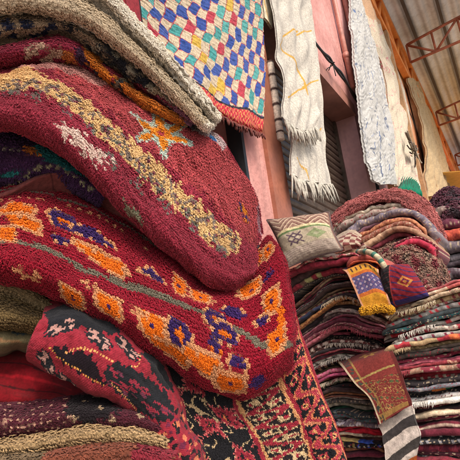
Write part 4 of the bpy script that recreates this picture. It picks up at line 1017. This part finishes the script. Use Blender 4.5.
for i, (lab, plies) in enumerate(S1):
    q = (i+1)/N1; y = ys[i]; Y = Y1+r_.uniform(-.035, .035)
    P = s1_pts(y, min(q, 1), Y)
    th = 190/N1*1.02/(F/(Y*.98))
    mb = MB(); folded(mb, P, th, plies, 100+i, back=.5, jut=0, taper=(0, 1))
    o = mb.build('folded_rug', FELT); tag(o, lab+', '+ords[i]+' from the top of the left stack', 'rug', 'folded rugs in the left stack')
    if i in (3, 7, 9, 11, 14, 18, 20, 22): layer_fringe(o, P, th, i, {3: '#a89880', 7: '#8a3a44', 9: '#b5aa9a', 11: '#c4bcae', 14: '#c0b49c', 18: '#b9b09c', 20: '#b8b0b4', 22: '#b4a68e'}[i], *[(.3, .6), (.5, .9), (.25, .5), (.45, .95)][i % 4])
N2 = len(S2); ys2 = [282+(470-282)*(i+1)/N2 for i in range(N2)]
for i, (lab, plies) in enumerate(S2):
    q = (i+.5)/N2; y = ys2[i]; Y = Y2+r_.uniform(-.03, .03)
    P = s2_pts(y, q, Y); P[0] = P[0]+np.array([r_.uniform(-.02, .03), 0, 0])
    th = 188/N2*1.03/(F/(Y*.93))
    mb = MB(); folded(mb, P, th, plies, 300+i, back=.55, jut=r_.uniform(-.01, .02), taper=(1, 1), n=230)
    o = mb.build('folded_rug', FELT); tag(o, lab+', '+ords[i]+' from the top of the right stack', 'rug', 'folded rugs in the right stack')
    if i in (1, 4, 6, 9, 13): layer_fringe(o, P, th, 60+i, {1: '#b8a88c', 4: '#b5aea4', 6: '#b09a78', 9: '#8c3a40', 13: '#cfcac0'}[i], *[(.05, .3), (.2, .5), (.1, .42)][i % 3])
# low benches that carry the stacks and the near pile
zb1 = ony(330, 466, Y1)[2]-.03; zb2 = ony(460, 474, Y2)[2]-.03
for (x0, y0, x1, y1, z1, l) in ((-1.2, Y1+.0, -.52, Y1+.6, zb1, 'low timber bench under the left stack of folded rugs'), (-.46, Y2+.02, .36, Y2+.6, zb2, 'low timber bench under the right stack of folded rugs'), (-1.2, -.3, -.62, 1.1, .62, 'low timber bench under the near pile of rugs')):
    root = empty('bench', ((x0+x1)/2, (y0+y1)/2, 0)); tag(root, l, 'bench')
    mb = MB(); mb.box((x0, y0, z1-.05), (x1, y1, z1)); mb.build('bench_top', tm, root, smooth=False)
    for a in (x0+.03, x1-.09):
        for b in (y0+.03, y1-.09): mb = MB(); mb.box((a, b, 0), (a+.06, b+.06, z1-.051)); mb.build('leg', tm, root, smooth=False)
# inner folded rugs filling the body of the near pile behind the draped ones
fl = ['#5a2a30', '#6b5a48', '#3c2a30', '#70483a', '#4a4038', '#5c1c28', '#6c6458', '#3a3036', '#6a3a34', '#7a6a54']
zz = .62; k = 0
while zz < 1.55:
    th = .085; mb = MB()
    f0 = at(0, 300, 1.02); f1 = at(270, 300, 1.10)
    X = np.linspace(0, 1, 5)
    x0, y0 = -1.19, -.2
    V0 = [np.array([-1.1+.5*t, 0, zz]) for t in X]
    lo = (-1.19, -.25, zz); hi = (-.96+.02*math.sin(k*2), .70+.03*math.cos(k*3), zz+th-.006)
    m_ = MB(); n_ = 24
    ang = np.linspace(-math.pi/2, math.pi/2, 7)
    prof_ = [(hi[0]-.04+.04*math.cos(a), zz+th/2+(th/2-.003)*math.sin(a)) for a in ang]
    V = np.array([[p[0]+.01*math.sin(y*9+k), y, p[1]+.004*math.sin(y*14+k)] for p in [(lo[0], zz+.003)]+prof_+[(lo[0], zz+th-.003)] for y in np.linspace(lo[1], hi[1], n_)])
    m9 = 9; i, j = np.meshgrid(np.arange(m9-1), np.arange(n_-1), indexing='ij'); a_ = i*n_+j
    m_.add(V, [np.stack([a_, a_+1, a_+n_+1, a_+n_], -1).reshape(-1, 4), np.array([[t*n_+n_-1 for t in range(m9)]]), np.array([[t*n_ for t in range(m9)][::-1]])], hexc(fl[k % len(fl)]))
    o = m_.build('folded_rug', FELT); tag(o, 'dark folded rug inside the near pile, hidden behind the draped rugs', 'rug', 'folded rugs inside the near pile')
    zz += th; k += 1

# ================================================================== HEAP ON THE STACKS
def pfold(name, pts, thpx, Y, plies, label, seed, cat='rug', back=.4, taper=(1, 1), rough=2.):
    P = [ony(x, y, Y) for x, y in pts]; th = thpx*Y*1.0/F
    mb = MB(); folded(mb, P, th, plies, seed, back=back, taper=taper, n=150, rough=rough)
    return tag(mb.build(name, FELT), label, cat)
# back-right heap, farther along the wall
pfold('folded_rug', [(418, 306), (440, 300), (470, 296), (520, 296)], 26, 3.1, [('#3c3438', ['#5c4c50'], 'speck'), ('#4c3c44', ['#6c6468'], 'speck')], 'dark speckled rug low in the back heap at right edge', 501, back=.8)
pfold('folded_rug', [(420, 284), (440, 272), (470, 262), (520, 258)], 22, 3.1, [('#4a4046', [], 'p'), ('#7a7478', ['#4a4448'], 'block'), ('#5c5258', [], 'p')], 'grey striped rug in middle of the back heap at right edge', 502, back=.8)
pfold('folded_rug', [(424, 264), (440, 252), (462, 240), (520, 232)], 20, 3.1, [('#3c2c38', ['#5c4858'], 'speck'), ('#9a4030', ['#a85038'], 'block'), ('#5c2c3c', [], 'p')], 'maroon and orange-red folded rug in the back heap', 503, back=.8)
pfold('folded_rug', [(424, 244), (438, 232), (455, 226), (480, 226), (520, 236)], 18, 3.15, [('#5a3c48', [], 'p'), ('#6c5c56', ['#8a7a70', '#4c4040'], 'speck')], 'brown grey shaggy rug near the top of back heap', 504, back=.8)
sh = Sheet(ctrlY([[(424, 214), (436, 196), (450, 188), (470, 196), (500, 214)], [(424, 222), (437, 205), (452, 195), (472, 204), (500, 224)], [(426, 232), (440, 222), (456, 212), (474, 222), (500, 240)], [(428, 236), (442, 230), (458, 222), (476, 232), (500, 248)]], [3.7, 3.3, 3.05, 3.2]), .015, 4, 31)
mb = tufted('r', sh, Paint(sh, '#5a3440', .2, 31, .3).fn(lambda U, V, c: np.where((snoise(U, V, 9, 5) > .35)[:, None], hexc('#3c3036'), c)), .022, 5, 1.4, .7, .24, (.2, .9), 31)
tag(mb.build('maroon_fuzzy_rug', WOOL), 'dark maroon fuzzy rug on top of the back heap at right edge', 'rug')

# pink shaggy rug arched over the heap
sh = Sheet(ctrlY([[(326, 222), (350, 204), (380, 194), (406, 194), (430, 208), (446, 240)],
                  [(330, 224), (353, 205), (382, 194), (405, 195), (427, 209), (440, 238)],
                  [(332, 226), (354, 208), (383, 197), (404, 201), (424, 215), (438, 242)],
                  [(335, 230), (356, 212), (384, 201), (402, 206), (418, 221), (433, 246)],
                  [(340, 230), (358, 212), (384, 202), (400, 208), (415, 223), (430, 246)]], [3.15, 2.75, 2.55, 2.58, 2.75]), .014, 6, 32)
mb = tufted('r', sh, Paint(sh, '#a35f5c', .16, 32, .3), .012, 6, 1.7, .9, .2, (.2, .9), 32, spread=.8)
tag(mb.build('pink_shaggy_rug', WOOL), 'dusty pink shaggy rug arched over top of the heap', 'rug')
pfold('folded_rug', [(324, 248), (345, 230), (368, 219), (392, 213), (406, 218)], 11, 2.56, [('#8c7c72', [], 'p'), ('#b0a38e', ['#a39a88'], 'block')], 'cream folded rug directly under pink shaggy rug', 511)
pfold('folded_rug', [(338, 250), (358, 235), (378, 224), (402, 219), (420, 227), (430, 242)], 11, 2.5, [('#5c3c46', [], 'p'), ('#70666c', ['#625a64'], 'block')], 'lilac grey folded rug below cream one in the heap', 512)
pfold('folded_rug', [(342, 258), (362, 246), (384, 233), (406, 227), (424, 239)], 11, 2.46, [('#7a4a3c', [], 'p'), ('#8d5a40', ['#9a6648'], 'block')], 'orange brown folded rug in middle of the heap', 513)
pfold('folded_rug', [(338, 268), (360, 257), (380, 246), (402, 236), (420, 243), (432, 258)], 10, 2.42, [('#6c2c34', [], 'p'), ('#a3856a', ['#8c6a54'], 'block')], 'tan folded rug lowest under the pink shaggy arch', 514)
pfold('folded_rug', [(392, 258), (408, 248), (424, 248), (434, 260)], 8, 2.38, [('#8c1f34', ['#a02a40'], 'block'), ('#5c1a28', [], 'p')], 'small crimson folded rug beside speckled shaggy rug', 515)
# brown speckled shaggy rug
sh = Sheet(ctrlY([[(376, 250), (396, 240), (420, 242), (440, 262), (452, 290)], [(376, 256), (396, 246), (418, 247), (436, 264), (448, 290)], [(384, 272), (400, 262), (418, 264), (434, 280), (446, 298)], [(390, 290), (406, 282), (422, 284), (434, 296), (446, 308)], [(394, 302), (410, 298), (424, 300), (436, 306), (448, 314)]], [2.6, 2.36, 2.27, 2.22, 2.25]), .012, 6, 33)
def spk(U, V, c):
    n = snoise(U, V, 11, 81); c[n > .3] = hexc('#6d2f34'); c[n < -.35] = hexc('#4a3a34'); c[snoise(U, V, 15, 82) > .55] = hexc('#94806c'); return c
mb = tufted('r', sh, Paint(sh, '#8a6a5c', .22, 33, .1).fn(spk), .011, 5, 1.7, .85, .2, (.3, .9), 33, spread=.8)
tag(mb.build('speckled_shaggy_rug', WOOL), 'brown and maroon speckled shaggy rug lying behind the red bag', 'rug')

# patterned cushion
def cushion(name, corners, Y, thick, paintf, label, cat, bulge=.05, nu=120, dY=(0, 0, 0, 0), rnd=0):
    TL, TR, BR, BL = [ony(x, y, Y+d) for (x, y), d in zip(corners, dY)]
    n = nu; a = np.linspace(0, 1, n); Ug, Vg = np.meshgrid(a, a)
    f = lambda t: 1-np.abs(2*t-1)**2.6
    Pm = (TL*(1-Ug[..., None])+TR*Ug[..., None])*(1-Vg[..., None])+(BL*(1-Ug[..., None])+BR*Ug[..., None])*Vg[..., None]
    ctr = Pm.mean((0, 1)); 
    pin = .10*(4*Ug*(1-Ug)*(np.abs(2*Vg-1)**2)+4*Vg*(1-Vg)*(np.abs(2*Ug-1)**2))
    Pm = Pm+(ctr-Pm)*pin[..., None]*.9
    Pm = Pm+(ctr-Pm)*(rnd*(np.abs(2*Ug-1)*np.abs(2*Vg-1))**2)[..., None]
    N = np.cross(TR-TL, BL-TL); N /= np.linalg.norm(N); N = N if N @ (CAM-ctr) > 0 else -N
    h = bulge*np.sqrt(f(Ug)*f(Vg))+.004*snoise(Ug, Vg, 3, 5)
    Fp = (Pm+N*h[..., None]).reshape(-1, 3); Bp = (Pm-N*(h*.9)[..., None]).reshape(-1, 3)
    W_, H_ = np.linalg.norm(TR-TL), np.linalg.norm(BL-TL)
    U, V = (Ug*W_).ravel(), (Vg*H_).ravel(); c = paintf(Ug.ravel(), Vg.ravel())
    i, j = np.meshgrid(np.arange(n-1), np.arange(n-1), indexing='ij'); k = i*n+j; Q = np.stack([k, k+1, k+n+1, k+n], -1).reshape(-1, 4)
    mb = MB(); mb.add(Fp, Q, c, np.stack([U, V], -1)); mb.add(Bp, Q[:, ::-1], c*.8, np.stack([U, V], -1))
    return Pm, mb, label, cat
def cush_col(u, v):
    c = np.tile(hexc('#84695c'), (len(u), 1)); vv = v+.05*np.sin(u*2)
    z = (vv*9+2.2*np.abs(((u*2.2+.1) % 1)-.5)*2) % 1
    m = vv < .42; c[m & (z < .30)] = hexc('#b3a088'); c[m & (z > .72)] = hexc('#6d4c44')
    m = (vv >= .42) & (vv < .47); c[m] = hexc('#c2b48c'); m = (vv >= .47) & (vv < .51); c[m] = hexc('#5c7048')
    m = (vv >= .51) & (vv < .82); c[m] = hexc('#9c917c')
    d = np.abs(u-.72)/.17+np.abs(vv-.665)/.12; c[d < 1] = hexc('#7a8460'); c[d < .35] = hexc('#8f8f74')
    for x0 in (.30, .42):
        for y0 in (.60, .72):
            d = np.abs(np.abs(u-x0)/.07-np.abs(vv-y0)/.05); c[(d < .35) & (np.abs(u-x0) < .07)] = hexc('#50404a')
    m = vv >= .82; c[m] = hexc('#8a7c72'); c[m & ((vv*30) % 1 < .4)] = hexc('#a39788')
    m = (u < .035) | (u > .975) | (v < .02); c[m] = hexc('#7a5c50')
    g = np.random.default_rng(3).standard_normal(len(u)); return c*(1+.07*g)[:, None]
Pm, mb, l, ct = cushion('x', [(267, 220), (329, 212), (343, 250), (286, 268)], 1.98, .06, cush_col, '', '', bulge=.06, dY=(.06, .08, 0, -.04))
root = empty('patterned_cushion', Pm.mean((0, 1))); tag(root, 'flat-woven cushion with brown chevrons, green stripe and cream panel on the left stack', 'cushion')
mb.build('cover', KILIM, root)
mb = MB(); e = np.concatenate([Pm[0], Pm[1:, -1], Pm[-1, ::-1][1:], Pm[::-1, 0][1:]]); mb.tube(e[::4], .005, 6, hexc('#5a4a48'), cap=False); mb.build('piping', FELT, root)
pfold('folded_rug', [(272, 284), (300, 272), (326, 266), (352, 262), (372, 266)], 8, 2.02, [('#7a2030', [], 'p'), ('#a05058', ['#6c1c2c', '#b09a8c'], 'dash')], 'thin crimson and pink striped kilim under the cushion', 521)
pfold('folded_rug', [(262, 316), (290, 298), (312, 283), (334, 276), (356, 277), (380, 284)], 16, 2.08, [('#2a2424', [], 'p'), ('#5c4438', ['#8c8a5c', '#7a2430'], 'block'), ('#3c2a2a', [], 'p')], 'dark kilim with green and red patches below striped kilim', 522)
# checked brown and cream rug and grey lump
sh = Sheet(ctrlY([[(326, 242), (340, 234), (352, 231), (362, 236)], [(328, 244), (342, 236), (352, 233), (361, 238)], [(330, 248), (344, 243), (355, 243), (362, 248)], [(336, 254), (350, 250), (364, 250), (374, 254)]], [2.5, 2.3, 2.2, 2.22]), .008, 4, 35)
def chk(U, V, c):
    i = np.floor((U+.3*V)/.035).astype(int)+np.floor((V)/.03).astype(int); m = (i % 2 == 0) & (V > sh.LV*.42); c[m] = hexc('#6c3c38'); return c
o = woven('checked_wool_rug', sh, Paint(sh, '#a3927e', .08, 35).fn(chk), 120, 120, FELT, .02); tag(o, 'cream rug with brown checks bunched behind the cushion', 'rug')
# curled teal and cream roll, rust fold
pfold('folded_rug', [(346, 268), (360, 262), (376, 264), (388, 276)], 9, 2.0, [('#a04a34', ['#b0603a'], 'block'), ('#8c4038', [], 'p')], 'rust orange fold just above the pompom throw', 523, back=.2)
mb = MB(); pts = np.array([ony(x, y, yy) for x, y, yy in ((358, 252, 2.05), (368, 252, 1.96), (378, 258, 1.93), (385, 268, 1.93), (388, 276, 1.97))]); dn = crw(np.linspace(0, 4, 80), 5) @ pts
cc = np.where(((np.arange(80)//5) % 3 == 0)[:, None], hexc('#3f6a5c'), np.where(((np.arange(80)//5) % 3 == 1)[:, None], hexc('#b5a98c'), hexc('#9a9078')))
mb.tube(dn, .013, 12, np.vstack([np.repeat(cc, 12, 0), cc[:1], cc[-1:]]))
tag(mb.build('striped_roll', FELT), 'small curled roll striped teal and cream beside the red bag', 'blanket')
# red and black bag
def bag_col(u, v):
    c = np.tile(hexc('#741e28'), (len(u), 1)); w_ = v+.12*np.sin(u*5)
    c[(w_*7 % 1) < .16] = hexc('#2c2a50'); c[(w_*7 % 1) > .9] = hexc('#5c1a3c')
    c[(u < .40-.12*v)] = hexc('#1b181a'); c[(u < .40-.12*v) & ((w_*9 % 1) < .1)] = hexc('#4c2a2c')
    d = np.abs((u-.68)*2.2)+np.abs(v-.5)*3; c[(d < .42) & (d > .26)] = hexc('#a8703a'); c[d < .12] = hexc('#a8703a')
    c[(v > .88)] = hexc('#2f2356'); c[np.abs(u-.40+.12*v) < .014] = hexc('#8c3434')
    return c
Pm, mb, l, ct = cushion('x', [(378, 264), (410, 261), (434, 298), (382, 312)], 1.95, .05, bag_col, '', '', bulge=.06, rnd=.14)
tag(mb.build('woven_bag', KILIM), 'plump woven bag, black and red with yellow and purple marks, on the right stack', 'bag')
# purple and yellow pompom throw
sh = Sheet(ctrlY([[(338, 268), (350, 262), (364, 258), (378, 262)], [(346, 272), (356, 268), (367, 265), (379, 272)], [(352, 284), (362, 280), (372, 277), (384, 283)], [(358, 298), (367, 295), (377, 292), (388, 296)], [(363, 308), (371, 307), (381, 305), (391, 307)]], [2.15, 1.97, 1.92, 1.90, 1.90]), .005, 6, 36)
def throw(U, V, c):
    v = V/sh.LV; c[:] = hexc('#c08a2c')
    for a, b in ((.16, .42), (.62, .86)):
        m = (v > a) & (v < b); x = np.abs(((U/.022) % 1)-.5)+np.abs(((V/.022) % 1)-.5); c[m] = hexc('#5f4c6c'); c[m & (x < .28)] = hexc('#9a8c98'); c[m & (np.abs(x-.5) < .07)] = hexc('#33406c')
        for e in (a, b): c[np.abs(v-e) < .022] = hexc('#b0602c')
    m = (v > .47) & (v < .57) & (((U/.02) % 1) < .35); c[m] = hexc('#4c3020')
    m = (U < .008) | (U > sh.LU-.008); c[m] = hexc('#c58f70'); return c
root = empty('pompom_throw', sh.K.reshape(-1, 3).mean(0)); tag(root, 'yellow and purple lattice patterned throw with yellow pompoms draped over the left stack', 'throw')
woven('cloth', sh, Paint(sh, '#c08a2c', .1, 36).fn(throw), 150, 180, KILIM, .008, root)
def pom(c, r, col, seed):
    q = np.random.default_rng(seed); n = 130; d = q.standard_normal((n, 3)); d /= np.linalg.norm(d, axis=1)[:, None]; t = np.cross(d, [0, 0, 1.]); t /= np.linalg.norm(t, axis=1)[:, None]+1e-9
    mb = MB(); strands(mb, c+d*r*.35, d, t, r*.5, r*.7, r*.16, np.tile(hexc(col), (n, 1)), 2, seed); return mb
for k, s_ in enumerate(np.linspace(.15, 2.9, 5)):
    p = sh.ev(np.array([s_]), np.array([sh.R-1.0]))[0][0]+np.array([0, -.012, -.012])
    pom(p, .017, '#c48f24', k).build('pompom', WOOL, root)

# red and gold kilim draped down the front of the left stack
sh = Sheet(ctrlY([[(338, 362), (356, 355), (376, 349), (390, 346)], [(343, 368), (360, 361), (379, 354), (393, 351)], [(355, 384), (370, 379), (387, 373), (400, 370)], [(369, 398), (382, 394), (396, 391), (406, 388)], [(377, 416), (389, 410), (400, 404), (411, 400)], [(380, 424), (391, 417), (402, 410), (412, 405)]], [2.12, 1.96, 1.91, 1.90, 1.89, 1.89]), .005, 5, 37)
def gold(U, V, c):
    x = U/sh.LU; v = V/sh.LV
    c[:] = hexc('#73302c'); f = (x > .22) & (x < .85)
    r1 = np.hypot((x-.55)*1.2, (v-.30)*2.0); a = np.arctan2((v-.3)*2, (x-.55)*1.2); c[f & (r1 < .16+.06*np.cos(6*a))] = hexc('#a8803e'); c[f & (r1 < .06)] = hexc('#73302c')
    n = snoise(U, V, 34, 91, 2); c[(v > .66) & (v < .95) & (np.abs(n) < .11) & (x > .1)] = hexc('#a08a50'); c[(v > .66) & (v < .95) & (n > .75)] = hexc('#4c5a38')
    c[np.abs(v-.62+.04*x) < .009] = hexc('#94804c'); c[np.abs(v-.965) < .02] = hexc('#8c6a3c')
    c[(x < .04)] = hexc('#b5a488'); c[(x > .06) & (x < .16) & (n > .1)] = hexc('#3c4038'); c[(np.abs(x-.19) < .02)] = hexc('#8c7040'); c[x > .93] = hexc('#5c2624')
    return c
o = woven('red_gold_kilim', sh, Paint(sh, '#73302c', .1, 37).fn(gold), 160, 220, KILIM, .008)
tag(o, 'brick red kilim with gold flower and border, draped down front of the left stack', 'rug')
sh = Sheet(ctrlY([[(374, 412), (386, 406), (398, 402), (408, 400)], [(381, 430), (392, 420), (402, 412), (411, 406)], [(384, 446), (396, 436), (408, 428), (417, 426)], [(386, 462), (398, 452), (410, 444), (420, 438)], [(388, 476), (400, 468), (411, 462), (417, 458)], [(390, 496), (402, 490), (412, 488), (417, 486)]], [1.99, 1.92, 1.90, 1.89, 1.90, 1.93]), .006, 5, 38)
def strp(U, V, c):
    v = V/sh.LV+.02*snoise(U, V, 4, 6); c[:] = hexc('#b9aea4')
    c[v < .20] = hexc('#8c3c48'); c[(v > .30) & (v < .40)] = hexc('#3a3636'); c[(v > .54) & (v < .64)] = hexc('#403c3a'); c[(v > .70)] = hexc('#b05a24'); c[(v > .86)] = hexc('#6c1c28')
    return c
o = woven('striped_blanket', sh, Paint(sh, '#b9aea4', .1, 38).fn(strp), 120, 180, FELT, .02, extra=lambda U, V: .004*np.sin(V/sh.LV*40))
tag(o, 'white and black striped blanket ending in orange, hanging below the red and gold kilim', 'blanket')
